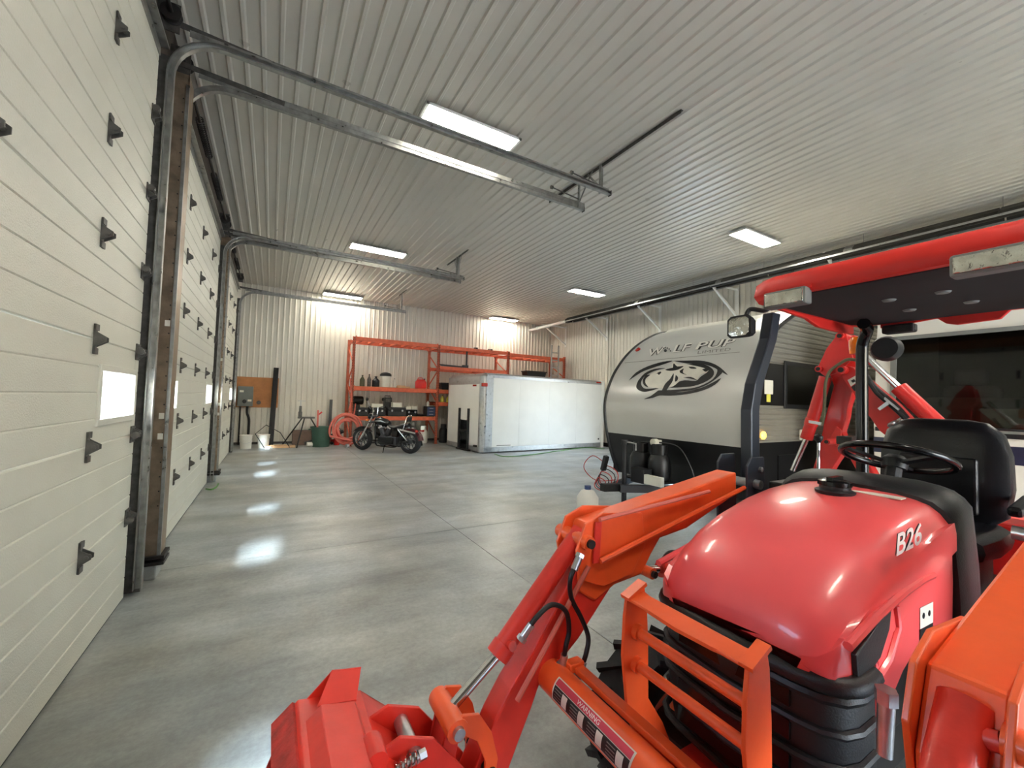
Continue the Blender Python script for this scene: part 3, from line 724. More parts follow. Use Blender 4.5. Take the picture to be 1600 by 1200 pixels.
# bent rod frame
P = [onY(*q, 13.6) for q in ((413, 700), (399, 678), (416, 664), (438, 676), (452, 698))]
tag(MB().tube([Vector((p.x, p.y+.0, max(.012, p.z))) for p in P], .012, 6).tube([Vector((P[0].x, 13.6, .012)), Vector((P[0].x+.05, 13.95, .012)), Vector((P[4].x, 13.95, .012)), Vector((P[4].x, 13.6, .012))], .012, 6).build('rod_frame', 'dark_steel', None, smooth=True), 'bent thin steel rod frame standing before the black post', 'frame')
tag(MB().box((.33, 13.75, .03), (.7, .28, .06)).box((.25, 13.7, .075), (.4, .12, .03), Matrix.Rotation(.2, 3, 'Z')).build('scrap_board', 'pale_wood', None, bevel=.01), 'flat scrap board lying under the bent rod frame', 'board')
t = thing('rag', 'crumpled white rag on the floor by the bent rod frame', 'rag', (.0, 13.55, 0))
b = MB().lathe([(.1, 0), (.11, .03), (.07, .07), (0, .08)], (.02, 13.42, 0), n=10); b.map(lambda q: q+Vector((random.uniform(-.02, .02), random.uniform(-.02, .02), 0))).build('cloth', 'pail_white', t, smooth=True)
# pipe vise on a tripod
t = thing('tripod_vise', 'pipe vise on a grey tripod stand near the green bin', 'vise stand', (.92, 14.0, 0))
top = Vector((.95, 13.95, .86))
MB().box(top, (.46, .22, .045)).build('table', 'galv_dark', t, bevel=.01)
for q in ((.36, 14.3, .02), (.70, 13.4, .02), (1.56, 14.19, .02)): MB().tube([top+Vector(((q[0]-top.x)*.2, 0, -.02)), q], .02, 8).build('leg', 'dark_steel', t, smooth=True)
MB().box(top+Vector((-.17, 0, .1)), (.1, .1, .16)).box(top+Vector((-.17, 0, .25)), (.07, .05, .2)).build('vise_body', 'galv_dark', t, bevel=.01)
MB().cyl(top+Vector((-.17, 0, .33)), top+Vector((-.17, 0, .52)), .012, 8).cyl(top+Vector((-.25, 0, .5)), top+Vector((-.04, 0, .5)), .009, 8).build('screw_handle', 'zinc', t)
# green bin
p = Vector((1.37, 13.78, 0)); t = thing('garbage_bin', 'dark green plastic garbage bin in front of the coiled hose', 'bin', p)
MB().lathe([(0, 0), (.235, 0), (.285, .56), (.31, .56), (.315, .6), (.295, .6), (.27, .57), (.225, .02), (0, .02)], p, n=28, cap=False).build('body', 'bin_green', t, smooth=True)
for s in (-1, 1): MB().tube([p+Vector((s*.28, -.07, .53)), p+Vector((s*.35, -.06, .51)), p+Vector((s*.35, .06, .51)), p+Vector((s*.28, .07, .53))], .014, 6).build('handle', 'bin_green', t)
# things standing in the bin
tag(MB().bar(onY(515, 662, 13.85)+Vector((0, 0, -.5)), onY(517.5, 625, 14.6), .09, .05).build('black_plank', 'black_plastic', None), 'black plank standing up out of the green bin', 'plank')
t = thing('caulking_gun', 'red and white caulking gun sticking out of the green bin', 'tool', (1.3, 13.9, .5))
a = onY(496, 668, 13.85); e = onY(497, 641, 13.9)
MB().bar(a+Vector((0, 0, -.35)), e, .06, .05).build('barrel', 'hose_red', t); MB().bar(e+Vector((0, 0, -.15)), e+Vector((.11, 0, -.05)), .05, .04).build('grip', 'red_plastic', t); MB().bar(a+Vector((-.03, .0, -.3)), a+Vector((.0, 0, -.02)), .03, .03).build('nozzle', 'pail_white', t)
# brown mat and pipes behind
b = MB().prism([(.75, 14.62, 0), (1.05, 14.7, 0), (1.75, 14.7, 0), (1.7, 14.2, 0), (.8, 14.2, 0)], (0, 0, .02)); 
tag(MB().prismX([(14.2, 0), (14.65, 0), (14.65, .44), (14.55, .44)], .62, 1.5).build('brown_crate', 'brown_board', None, bevel=.02), 'brown slanted crate against the wall behind the tripod', 'crate')
tag(MB().tube([(.95, 14.13, .06), (1.75, 14.19, .30), (2.05, 14.2, .42)], .055, 10).build('black_pipe', 'black_plastic', None, smooth=True), 'fat black pipe lying behind the green bin', 'pipe')
t = thing('white_jug', 'small white jug lying left of the green bin', 'jug', (1.0, 13.7, .0)); MB().lathe([(0, 0), (.07, 0), (.07, .16), (.03, .21), (0, .21)], (.98, 13.75, .075), (1, .1, 0), 14).build('body', 'pail_white', t, smooth=True); MB().lathe([(.03, .2), (.03, .23), (0, .23)], (.98, 13.75, .075), (1, .1, 0), 10).build('cap', 'blue_tool', t)
# coiled hose
t = thing('coiled_hose', 'thick pale red hose coiled upright against the rack', 'hose', (2.0, 13.9, 0))
pts = []
for k in range(110):
    a_ = k/110*2*math.pi*3.4; r_ = .23+.24*k/110+.02*math.sin(k*.3); pts.append((2.04+r_*math.cos(a_+1.2)*1.0, 13.42+.0006*k+.03*math.sin(a_), .53+r_*math.sin(a_+1.2)*1.12))
pts += [(2.16, 13.3, .2), (2.08, 13.25, .06)]
MB().tube(pts, .034, 10).build('hose', 'hose_red', t, smooth=True)
MB().lathe([(.055, 0), (.06, .0), (.06, .08), (.045, .08)], (2.08, 13.25, .055), (-.6, -.2, 0), 12).build('coupling', 'zinc', t)
# red extinguisher behind the hose
p = Vector((1.85, 14.03, 0)); t = lathe_thing('fire_extinguisher', 'red fire extinguisher standing inside the hose coil', 'extinguisher', [(.08, 0), (.085, .02), (.085, .42), (.05, .5), (.03, .52)], p, 'red_plastic', [('valve', [(.03, .52), (.03, .58), (0, .58)], 'zinc')])
MB().tube([p+Vector((0, 0, .56)), p+Vector((.09, -.02, .5)), p+Vector((.1, -.03, .25))], .012, 6).build('nozzle', 'hose_black', t)
t = thing('floor_jack', 'red floor jack on the ground by the green bin', 'jack', (1.95, 13.75, 0))
MB().prismY([(1.68, .05), (2.1, .05), (2.1, .12), (1.95, .2), (1.7, .14)], 14.22, 14.4).build('frame', 'red_plastic', t, bevel=.01)
MB().bar((1.72, 14.31, .12), (1.62, 14.31, .75), .035, .035).build('handle', 'red_plastic', t)
for x in (1.72, 2.06):
    MB().lathe([(0, -.02), (.05, -.02), (.05, .02), (0, .02)], (x, 14.2, .05), (0, 1, 0), 12).build('wheel', 'dark_steel', t); MB().lathe([(0, -.02), (.05, -.02), (.05, .02), (0, .02)], (x, 14.42, .05), (0, 1, 0), 12).build('wheel', 'dark_steel', t)
tag(MB().tube(smooth_path([(2.28, 13.56, 1.32), (2.24, 13.52, 1.0), (2.18, 13.5, .98), (2.12, 13.52, 1.12), (2.13, 13.5, 1.6), (2.08, 13.5, 2.1)]), .022, 7).build('hanging_hose', 'hose_red', None, smooth=True), 'pale red hose hanging on the left rack upright', 'hose')

# ================================================================ MOTORCYCLE (local x = forward)
pf = Vector((2.36, 12.62, 0)); pr = Vector((3.42, 11.42, 0)); d = pf-pr; MZ = math.atan2(d.y, d.x)
mid = (pf+pr)/2
bk = thing('motorcycle', 'black cruiser motorcycle with chrome forks parked before the racks', 'motorcycle', mid, MZ)
def wheel(x, r, w, spokes, nm):
    o = Vector((x, 0, r))
    prof = [(r-.11, -w*.5), (r-.05, -w*.52), (r-.012, -w*.36), (r, -w*.12), (r, w*.12), (r-.012, w*.36), (r-.05, w*.52), (r-.11, w*.5)]
    t_ = MB().lathe(prof, o, (0, 1, 0), 32, cap=False).build(nm, 'rubber', bk, smooth=True, local=True)
    MB().lathe([(r-.115, -w*.4), (r-.10, -w*.5), (r-.10, w*.5), (r-.115, w*.4)], o, (0, 1, 0), 32, cap=False).build('rim', 'chrome', t_, smooth=True, local=True)
    MB().lathe([(0, -.06), (.045, -.06), (.045, .06), (0, .06)], o, (0, 1, 0), 14).build('hub', 'engine_grey', t_, local=True)
    for k in range(spokes):
        a_ = 2*math.pi*k/spokes; MB().bar(o+Vector((math.cos(a_)*.03, 0, math.sin(a_)*.03)), o+Vector((math.cos(a_)*(r-.105), 0, math.sin(a_)*(r-.105))), .012, .03, (0, 1, 0)).build('spoke', 'engine_grey', t_, local=True)
    MB().lathe([(.07, -w*.5-.01), (.14, -w*.5-.01), (.14, -w*.5), (.07, -w*.5)], o, (0, 1, 0), 20).build('brake_disc', 'chrome', t_, local=True)
    return t_
WB = .80
wheel(WB, .33, .12, 9, 'front_wheel'); wheel(-WB, .325, .17, 9, 'rear_wheel')
ax = Vector((WB, 0, .33)); hd = Vector((.42, 0, .98))
def L(mb, n, m, par=bk, **k): return mb.build(n, m, par, local=True, **k)
for s in (-1, 1):
    f_ = L(MB().tube([ax+Vector((0, s*.1, 0)), ax+(hd-ax)*.5+Vector((0, s*.1, 0))], .032, 12), 'fork_leg', 'chrome', smooth=True)
    L(MB().tube([ax+(hd-ax)*.5+Vector((0, s*.1, 0)), hd+Vector((0, s*.1, 0))], .022, 10), 'fork_tube', 'chrome', f_, smooth=True)
L(MB().box(hd, (.08, .28, .04)).box(hd+Vector((.06, 0, -.16)), (.08, .26, .04)), 'triple_clamp', 'engine_grey', bevel=.006)
L(MB().tube([hd+Vector((-.18, .42, .24)), hd+Vector((-.06, .34, .3)), hd+Vector((-.02, .12, .26)), hd+Vector((-.01, .1, .03)), hd+Vector((-.01, -.1, .03)), hd+Vector((-.02, -.12, .26)), hd+Vector((-.06, -.34, .3)), hd+Vector((-.18, -.42, .24))], .014, 8), 'handlebar', 'chrome', smooth=True)
for s in (-1, 1):
    L(MB().cyl(hd+Vector((-.08, s*.35, .29)), hd+Vector((-.2, s*.44, .23)), .02, 8), 'grip', 'rubber')
    mr_ = L(MB().tube([hd+Vector((-.05, s*.3, .3)), hd+Vector((.0, s*.36, .46))], .006, 6), 'mirror_stem', 'chrome'); L(MB().lathe([(0, -.01), (.05, -.01), (.05, .01), (0, .01)], hd+Vector((.0, s*.37, .5)), (1, 0, 0), 14), 'mirror', 'black_gloss', mr_)
hl = L(MB().lathe([(.03, -.12), (.07, -.1), (.09, -.02), (.09, .02), (.085, .03)], hd+Vector((.14, 0, .0)), (1, 0, 0), 18), 'headlight', 'black_gloss', smooth=True); L(MB().lathe([(.083, .028), (.05, .045), (0, .05)], hd+Vector((.14, 0, 0)), (1, 0, 0), 18), 'lens', 'lens', hl, smooth=True)
for s in (-1, 1): L(MB().lathe([(0, -.03), (.03, -.02), (.03, .03), (0, .035)], hd+Vector((.1, s*.2, -.1)), (1, 0, 0), 12), 'turn_signal', 'amber', smooth=True)
# front fender
ring = []
for k in range(11):
    a_ = R(35+k*11); c_ = Vector((math.cos(a_), 0, math.sin(a_))); ring.append([ax+c_*(.345+e)+Vector((0, y_, 0)) for y_, e in ((-.075, -.02), (-.05, .012), (0, .02), (.05, .012), (.075, -.02), (.05, .004), (0, .01), (-.05, .004))])
L(MB().loft(ring), 'front_fender', 'black_gloss', smooth=True)
rx = Vector((-WB, 0, .325)); ring = []
for k in range(13):
    a_ = R(40+k*11); c_ = Vector((math.cos(a_), 0, math.sin(a_))); ring.append([rx+c_*(.36+e)+Vector((0, y_, 0)) for y_, e in ((-.11, -.04), (-.08, .012), (0, .022), (.08, .012), (.11, -.04), (.08, .002), (0, .01), (-.08, .002))])
L(MB().loft(ring), 'rear_fender', 'maroon', smooth=True)
# tank
sec_ = []
for x, w, t0, b0 in ((.40, .05, .90, .80), (.32, .12, .95, .76), (.18, .155, .965, .74), (.02, .14, .93, .735), (-.1, .08, .86, .74)):
    sec_.append([Vector((x, w*math.cos(a_), (t0+b0)/2+(t0-b0)/2*math.sin(a_))) for a_ in [2*math.pi*k/14 for k in range(14)]])
tk = L(MB().loft(sec_), 'fuel_tank', 'black_gloss', smooth=True)
L(MB().lathe([(.03, 0), (.035, .012), (0, .02)], (.2, 0, .965), n=14), 'filler_cap', 'chrome', tk)
for s in (-1, 1): L(MB().prismY([(.34, .86), (.1, .9), (-.08, .83), (.1, .86)], s*.15, s*.156), 'tank_stripe', 'chrome', tk)
# seat
sec_ = []
for x, w, t0, b0 in ((-.06, .06, .80, .74), (-.16, .12, .76, .68), (-.32, .15, .74, .64), (-.46, .14, .80, .66), (-.58, .10, .84, .70), (-.74, .08, .84, .74)):
    sec_.append([Vector((x, w*math.cos(a_), (t0+b0)/2+(t0-b0)/2*math.sin(a_))) for a_ in [2*math.pi*k/12 for k in range(12)]])
L(MB().loft(sec_), 'seat', 'vinyl_black', smooth=True)
# frame
for s in (-1, 1):
    L(MB().tube(smooth_path([hd+Vector((-.04, 0, -.06)), (.3, s*.1, .55), (.25, s*.12, .22), (.1, s*.13, .17), (-.4, s*.13, .17), (-.5, s*.12, .35), (-.5, s*.11, .66)]), .018, 8), 'frame_tube', 'black_gloss', smooth=True)
    L(MB().tube([(-.55, s*.13, .32), rx+Vector((0, s*.13, 0))], .022, 8), 'swingarm', 'black_gloss')
    sk = L(MB().tube([(-.48, s*.15, .66), rx+Vector((.02, s*.15, .04))], .026, 10), 'shock', 'chrome', smooth=True)
    L(MB().prismY([(-.42, .70), (-1.02, .60), (-1.02, .56), (-.5, .64)], s*.125, s*.14), 'fender_strut', 'chrome', bevel=.004)
# engine: crankcase, two finned cylinders, air cleaner
L(MB().lathe([(0, -.14), (.15, -.14), (.17, -.1), (.17, .1), (.15, .14), (0, .14)], (.02, 0, .33), (0, 1, 0), 20), 'crankcase', 'engine_grey', smooth=True)
L(MB().box((-.25, 0, .33), (.3, .26, .24)), 'gearbox', 'engine_grey', bevel=.03)
for a_ in (22, -22):
    dv = Vector((math.sin(R(a_)), 0, math.cos(R(a_)))); o = Vector((.02, 0, .33)); cy = MB().cyl(o+dv*.1, o+dv*.36, .055, 12)
    c_ = L(cy, 'cylinder_barrel', 'engine_grey')
    for k in range(7): L(MB().lathe([(.03, -.006), (.085, -.006), (.085, .006), (.03, .006)], o+dv*(.18+k*.025), dv, 14), 'fin', 'engine_grey', c_)
    L(MB().box(o+dv*.39, (.15, .16, .07), Matrix.Rotation(R(a_), 3, 'Y')), 'rocker_cover', 'chrome', c_, bevel=.015)
for s in (-1, 1):
    L(MB().lathe([(0, 0), (.085, 0), (.085, .03), (.05, .04), (0, .045)], (.03, s*.14, .33), (0, s, 0), 18), 'timing_cover', 'chrome', smooth=True)
L(MB().lathe([(0, 0), (.1, 0), (.1, .05), (0, .06)], (.02, -.1, .58), (0, -1, 0), 18), 'air_cleaner', 'chrome', smooth=True)
for z, y_ in ((.26, -.17), (.2, -.19)):
    L(MB().tube(smooth_path([(.16, -.08, .55), (.24, y_, .4), (.1, y_, z), (-.4, y_, z), (-1.05, y_, z+.05)]), [.02]*12+[.024]*8+[.04]*4+[.042], 10), 'exhaust_pipe', 'chrome', smooth=True)
L(MB().box((-.1, .17, .33), (.5, .05, .18)), 'primary_cover', 'black_gloss', bevel=.03)
L(MB().box((-.34, 0, .54), (.2, .24, .2)), 'battery_box', 'black_gloss', bevel=.03)
L(MB().tube([(.30, 0, .80), (.0, 0, .72), (-.4, 0, .64), (-.62, 0, .66)], .03, 10), 'backbone', 'black_gloss', smooth=True)
L(MB().bar((.30, 0, .36), (.33, 0, .72), .2, .04, (1, 0, 0)), 'radiator', 'black_gloss', bevel=.008)
for s in (-1, 1): L(MB().bar((.24, s*.14, .26), (.24, s*.30, .26), .04, .03), 'foot_peg', 'rubber')
# sissy bar, tail light, plate
L(MB().tube([(-.62, -.14, .62), (-.72, -.13, .98), (-.75, -.06, 1.06), (-.75, .06, 1.06), (-.72, .13, .98), (-.62, .14, .62)], .012, 8), 'sissy_bar', 'chrome', smooth=True)
L(MB().box((-.735, 0, .95), (.05, .2, .14), Matrix.Rotation(-.2, 3, 'Y')), 'back_pad', 'vinyl_black', bevel=.02)
L(MB().box((-1.13, 0, .66), (.05, .09, .06)), 'tail_light', 'marker_red', bevel=.01)
L(MB().box((-1.16, .0, .73), (.008, .18, .11)), 'licence_plate', 'paper')
for s in (-1, 1): L(MB().lathe([(0, -.03), (.035, -.03), (.035, .03), (0, .03)], (-1.08, s*.16, .64), (1, 0, 0), 12), 'rear_signal', 'marker_red', smooth=True)
L(MB().tube([(-.05, .14, .2), (-.12, .30, .012)], .012, 8), 'kickstand', 'black_gloss')

# ================================================================ TRUCK BOX
BA = R(3.6); A0 = onZ(750, 709)
bx = thing('truck_box', 'white truck cargo box with aluminium corners sitting on the floor', 'truck box', A0, BA)
BL, BW, BH = 5.02, 2.40, 2.36
def B(mb, n, m, par=bx, **k): return mb.build(n, m, par, local=True, **k)
rr = .16
# side panels (near and far), made of several sheets
for i in range(4):
    a_ = rr+i*(BL-rr-.14)/4; e = a_+(BL-rr-.14)/4-.004
    B(MB().span((a_, 0, .17), (e, .03, BH-.14)), 'side_panel', 'box_white'); B(MB().span((a_, BW-.03, .17), (e, BW, BH-.14)), 'side_panel', 'box_white')
# rounded vertical front corners
for y0_, sgn in ((0, 1), (BW, -1)):
    o = []
    for rad in (rr, rr-.03): o.append([(rr-rad*math.cos(R(a_)), y0_+sgn*(rr-rad*math.sin(R(a_)))) for a_ in range(0, 91, 10)])
    B(MB().prismZ(o[0]+o[1][::-1], .03, BH-.1), 'corner_post', 'aluminium', smooth=True)
    B(MB().span((rr-.01, y0_-sgn*.004, .03), (rr+.22, y0_+sgn*.012, BH-.14)), 'corner_trim', 'aluminium')
# front wall with a cut-out
cy0, cy1 = .75, 1.35
for a_, e in ((rr, cy0), (cy0, cy1), (cy1, BW-rr)):
    z0 = .17 if a_ != cy0 else .92
    B(MB().span((0, a_+.002, z0), (.03, e-.002, BH-.34)), 'front_panel', 'box_white')
B(MB().span((.25, cy0, .03), (.28, cy1, .92)), 'recess_back', 'dark_steel')
for y_ in (cy0, cy1): B(MB().span((-.05, y_-.04, .03), (.02, y_+.04, 1.28)), 'fork_rail', 'black_plastic', bevel=.006)
B(MB().span((-.03, cy0, .55), (.1, cy1, .62)).span((-.09, cy0-.15, .0), (.02, cy1+.05, .05)), 'cross_plate', 'dark_steel')
# rails
B(MB().span((.1, -.004, .03), (BL-.1, .035, .175)), 'bottom_rail', 'aluminium', bevel=.006); B(MB().span((.1, BW-.035, .03), (BL-.1, BW+.004, .175)), 'bottom_rail', 'aluminium')
for a_, e in ((rr*.9, cy0-.04), (cy1+.04, BW-rr*.9)): B(MB().span((-.004, a_, .03), (.034, e, .175)), 'front_rail', 'aluminium')
# top: curved front header, top rails, roof
o = [(0, BH-.34), (0, BH-.26), (.02, BH-.14), (.07, BH-.06), (.15, BH-.015), (.26, BH), (.26, BH-.03), (.16, BH-.045), (.09, BH-.085), (.05, BH-.15), (.03, BH-.26), (.03, BH-.34)]
B(MB().prism([(x, rr, z) for x, z in o], (0, BW-2*rr, 0)), 'front_header', 'aluminium', smooth=True)
for y0_, sgn in ((0, 1), (BW, -1)):
    rings = []
    for a_ in range(0, 91, 15):
        ca, sa = math.cos(R(a_)), math.sin(R(a_)); rings.append([Vector((rr+(x-rr)*ca if x < rr else x-(rr-rr*1)*0, y0_+sgn*(rr-(rr-x)*sa) if x < rr else y0_+sgn*rr, z)) for x, z in o])
    B(MB().loft(rings), 'corner_cap', 'aluminium', smooth=True)
    B(MB().prism([(rr, y0_, z_) for z_ in (BH-.34, BH-.14)] + [(rr+.24, y0_, BH-.14), (rr+.24, y0_, BH-.34)], (0, sgn*.02, 0)), 'cap_plate', 'aluminium')
    q = [(y0_-sgn*.003, BH-.145), (y0_-sgn*.003, BH-.06), (y0_+sgn*.04, BH-.015), (y0_+sgn*.16, BH), (y0_+sgn*.16, BH-.03), (y0_+sgn*.06, BH-.045), (y0_+sgn*.03, BH-.145)]
    B(MB().prism([(rr, y_, z_) for y_, z_ in q], (BL-rr-.1, 0, 0)), 'top_rail', 'aluminium', smooth=True)
B(MB().span((.2, .1, BH-.02), (BL-.05, BW-.1, BH-.005)), 'roof', 'aluminium'); B(MB().span((.1, .05, .05), (BL-.05, BW-.05, .15)), 'floor_pan', 'dark_steel')
# rear frame
for y_ in (-.012, BW-.1): B(MB().span((BL-.14, y_, 0), (BL, y_+.112, BH+.0)), 'rear_post', 'box_white', bevel=.006)
B(MB().span((BL-.14, .1, BH-.22), (BL, BW-.1, BH)), 'rear_header', 'box_white'); B(MB().span((BL-.12, .1, .03), (BL, BW-.1, .16)), 'rear_sill', 'aluminium'); B(MB().span((BL-.04, .1, .16), (BL-.02, BW-.1, BH-.2)), 'rear_door', 'box_white')
B(MB().box((.10, .05, BH-.36), (.16, .12, .1)), 'marker_light', 'marker_red', bevel=.01); B(MB().box((BL-.3, -.005, BH-.07), (.22, .03, .05)), 'marker_light', 'marker_red', bevel=.01)
B(MB().box((-.005, .45, BH-.38), (.01, .22, .05)), 'clearance_lamp', 'marker_red'); B(MB().box((-.03, .26, .2), (.06, .14, .05)).box((BL-.25, -.006, .3), (.05, .02, .05)), 'bracket', 'dark_steel')
B(MB().span((.55, -.0015, .20), (1.05, .0, .225)), 'data_plate', 'print_grey')
# green hose on the floor
pts = smooth_path([onZ(770, 709)+Vector((0, -.1, .012)), onZ(790, 714)+Vector((0, 0, .012)), onZ(830, 711)+Vector((0, 0, .012)), onZ(880, 704)+Vector((0, 0, .012)), onZ(915, 700)+Vector((0, 0, .012)), onZ(945, 702)+Vector((0, 0, .012))])
tag(MB().tube(pts, .012, 6).build('garden_hose', 'hose_green', None, smooth=True), 'thin green hose lying along the truck box', 'hose')
tag(MB().tube(smooth_path([onZ(322, 765)+Vector((0, 0, .012)), onZ(330, 766)+Vector((0, 0, .012)), onZ(338, 762)+Vector((0, 0, .012)), onZ(341, 757)+Vector((0, 0, .012))]), .012, 6).build('hose_scrap', 'hose_green', None, smooth=True), 'short green hose scrap by the middle door', 'hose')

# ================================================================ TRAVEL TRAILER (nose towards the doors)
TY0, TY1, TX1, TZ1 = 2.94, 5.40, 10.40, 3.02
tr = thing('travel_trailer', 'silver and black travel trailer with wolf emblem on its rounded nose', 'trailer', (7.5, 4.17, 0))
PROF = [(5.36, .36), (5.20, .70), (5.085, 1.06), (5.025, 1.42), (5.045, 1.68), (5.155, 1.96), (5.30, 2.19), (5.53, 2.44), (5.85, 2.68), (6.30, 2.90), (6.75, TZ1-.02)]
PR = smooth_path([Vector((x, 0, z)) for x, z in PROF], 8)
def front(part, m, name, z0, z1, y0=TY0+.02, y1=TY1-.02, proud=0., smooth=True):
    pts = [p for p in PR if z0-.001 <= p.z <= z1+.001]
    a = [Vector((p.x-proud, y0, p.z)) for p in pts]; b = [Vector((p.x-proud, y1, p.z)) for p in pts]
    mb = MB(); k = len(a)
    mb.add(a+b, [(i, i+1, i+1+k, i+k) for i in range(k-1)]); return mb.build(name, m, tr, smooth=smooth)
zc = min(PR, key=lambda p: abs(p.z-1.06)).z
front(None, 'trailer_black', 'nose_lower', .3, zc); front(None, 'trailer_silver', 'nose_panel', zc, 4)
# side walls follow the nose outline
outline = [(p.x+.004, p.z) for p in PR] + [(TX1, TZ1), (TX1, .40)]
for y0, y1, nm in ((TY0+.01, TY0+.03, 'side_wall'), (TY1-.03, TY1-.01, 'side_wall')): MB().prismY(outline, y0, y1).build(nm, 'trailer_grey', tr)
# corrugated skin on the near side: horizontal ribs
def x_at(z):
    c = [p for p in PR]; q = min(c, key=lambda p: abs(p.z-z)); return q.x
z = 1.14
while z < TZ1-.08:
    x0 = x_at(z)+.07
    MB().prism([(x0, TY0+.012, z), (x0, TY0-.004, z+.015), (x0, TY0-.006, z+.045), (x0, TY0+.012, z+.062)], (TX1-x0, 0, 0)).build('siding_rib', 'trailer_grey', tr); z += .068
MB().span((5.25, TY0-.002, .40), (TX1, TY0+.012, 1.12)).build('skirt', 'trailer_black', tr); MB().span((5.25, TY1-.012, .40), (TX1, TY1+.002, 1.12)).build('skirt', 'trailer_black', tr)
# black corner trim along the nose edge
for y in (TY0, TY1):
    MB().tube([Vector((p.x-.004, y, p.z)) for p in PR], .026, 8).build('edge_trim', 'trailer_black', tr, smooth=True)
MB().prism([(p.x, TY0, p.z) for p in PR[-6:]]+[(TX1, TY0, TZ1), (TX1, TY0, TZ1+.03), (6.7, TY0, TZ1+.03)], (0, TY1-TY0, 0)).build('roof', 'vehicle_white', tr)
MB().span((6.6, TY0-.012, TZ1-.04), (TX1, TY0+.01, TZ1)).build('roof_trim', 'trailer_black', tr)
MB().span((TX1-.02, TY0+.02, .4), (TX1, TY1-.02, TZ1)).build('rear_wall', 'trailer_grey', tr); MB().span((5.4, TY0+.05, .36), (TX1-.05, TY1-.05, .42)).build('floor_frame', 'trailer_black', tr)
# side window and dark band
MB().span((5.30, TY0-.012, 1.60), (7.3, TY0-.006, 2.14)).build('window_band', 'trailer_black', tr)
w = MB().span((5.88, TY0-.03, 1.56), (6.78, TY0-.012, 2.20)).build('side_window', 'black_plastic', tr, bevel=.04, seg=3); MB().span((5.94, TY0-.034, 1.62), (6.72, TY0-.03, 2.14)).build('pane', 'tinted_glass', w)
MB().span((5.42, TY0-.0145, 1.74), (5.62, TY0-.012, 1.92)).build('info_sticker', 'paper', tr); MB().span((5.47, TY0-.015, 1.64), (5.56, TY0-.012, 1.74)).build('yellow_sticker', 'sticker_yellow', tr)
MB().lathe([(0, 0), (.05, 0), (.05, .015), (.03, .03), (0, .03)], (5.40, TY0-.006, 1.215), (0, -1, 0), 16).build('side_marker', 'amber_lit', tr, smooth=True)
MB().span((6.3, TY0-.02, 1.14), (6.42, TY0-.006, 1.28)).build('outlet_cover', 'paper', tr); MB().span((5.75, TY0-.02, .55), (6.3, TY0-.002, .95)).build('hatch_door', 'trailer_black', tr)
for y, sx in ((TY0+.09, 7.9), (TY1-.31, 7.9), (TY0+.09, 8.7), (TY1-.31, 8.7)):
    wl2 = MB().lathe([(.19, 0), (.30, .0), (.34, .03), (.34, .19), (.30, .22), (.19, .22)], (sx, y, .34), (0, 1, 0), 28, cap=False).build('wheel', 'rubber', tr, smooth=True); MB().lathe([(0, .02), (.1, .0), (.19, .01), (.19, .21), (.1, .2), (0, .2)], (sx, y, .34), (0, 1, 0), 24).build('rim', 'zinc', wl2, smooth=True)
# nose hit: pixel to a point on the curved nose
def nose(px, py, off=.004):
    r = ray(px, py); best = None
    for i in range(len(PR)-1):
        a, b = PR[i], PR[i+1]; dx, dz = b.x-a.x, b.z-a.z
        den = r.x*dz - r.z*dx
        if abs(den) < 1e-9: continue
        t = ((a.x-CAM.x)*dz - (a.z-CAM.z)*dx)/den
        q = CAM+r*t; s_ = ((q.x-a.x)*dx+(q.z-a.z)*dz)/(dx*dx+dz*dz)
        if t > 0 and -.01 <= s_ <= 1.01 and (best is None or t < best[0]):
            nn = Vector((-dz, 0, dx)).normalized(); best = (t, q+nn*off)
    return best[1] if best else CAM+r*5
def emblem(poly, m, off, name='emblem'):
    P = smooth_path([Vector((960+x/8, 500+y/8, 0)) for x, y in poly+[poly[0]]], 3)[:-1]
    from mathutils.geometry import tessellate_polygon
    tri = tessellate_polygon([P])
    MB().add([nose(p.x, p.y, off) for p in P], [tuple(t) for t in tri]).build(name, m, tr, recalc=False)
mat('print_light', (222, 219, 208), .35, .2, var=.08, scale=6)
A_ = [[(180, 760), (270, 660), (420, 580), (600, 525), (730, 512), (620, 555), (450, 610), (330, 660)],
      [(740, 512), (900, 510), (1080, 510), (1220, 540), (1330, 600), (1420, 690), (1320, 640), (1220, 585), (1080, 550), (900, 545)],
      [(900, 555), (1060, 545), (1180, 580), (1245, 640), (1230, 710), (1140, 775), (1000, 825), (850, 842), (690, 845), (760, 790), (880, 755), (1020, 762), (1080, 710), (1180, 635), (1080, 590)],
      [(650, 885), (800, 905), (950, 885), (1100, 845), (1230, 785), (1335, 728), (1260, 810), (1100, 885), (900, 930), (700, 948), (570, 945), (480, 975), (372, 990), (450, 955), (520, 905), (560, 880)],
      [(300, 760), (275, 830), (300, 875), (370, 900), (460, 885), (560, 850), (400, 862), (345, 825), (340, 765), (390, 700), (500, 640), (640, 605), (500, 615), (380, 670)],
      [(1262, 590), (1290, 640), (1230, 745), (1060, 832), (900, 862), (720, 875), (640, 880), (720, 905), (950, 880), (1120, 830), (1270, 740), (1360, 640)]]
for i, a_ in enumerate(A_): emblem(a_, 'print_black', .004 + .0004*i)
emblem([(715, 610), (745, 525), (800, 562), (900, 556), (1040, 585), (1175, 625), (1140, 662), (1075, 690), (1025, 755), (930, 722), (830, 760), (740, 830), (640, 850), (500, 852), (405, 825), (372, 765), (430, 690), (560, 635)], 'print_light', .0075)
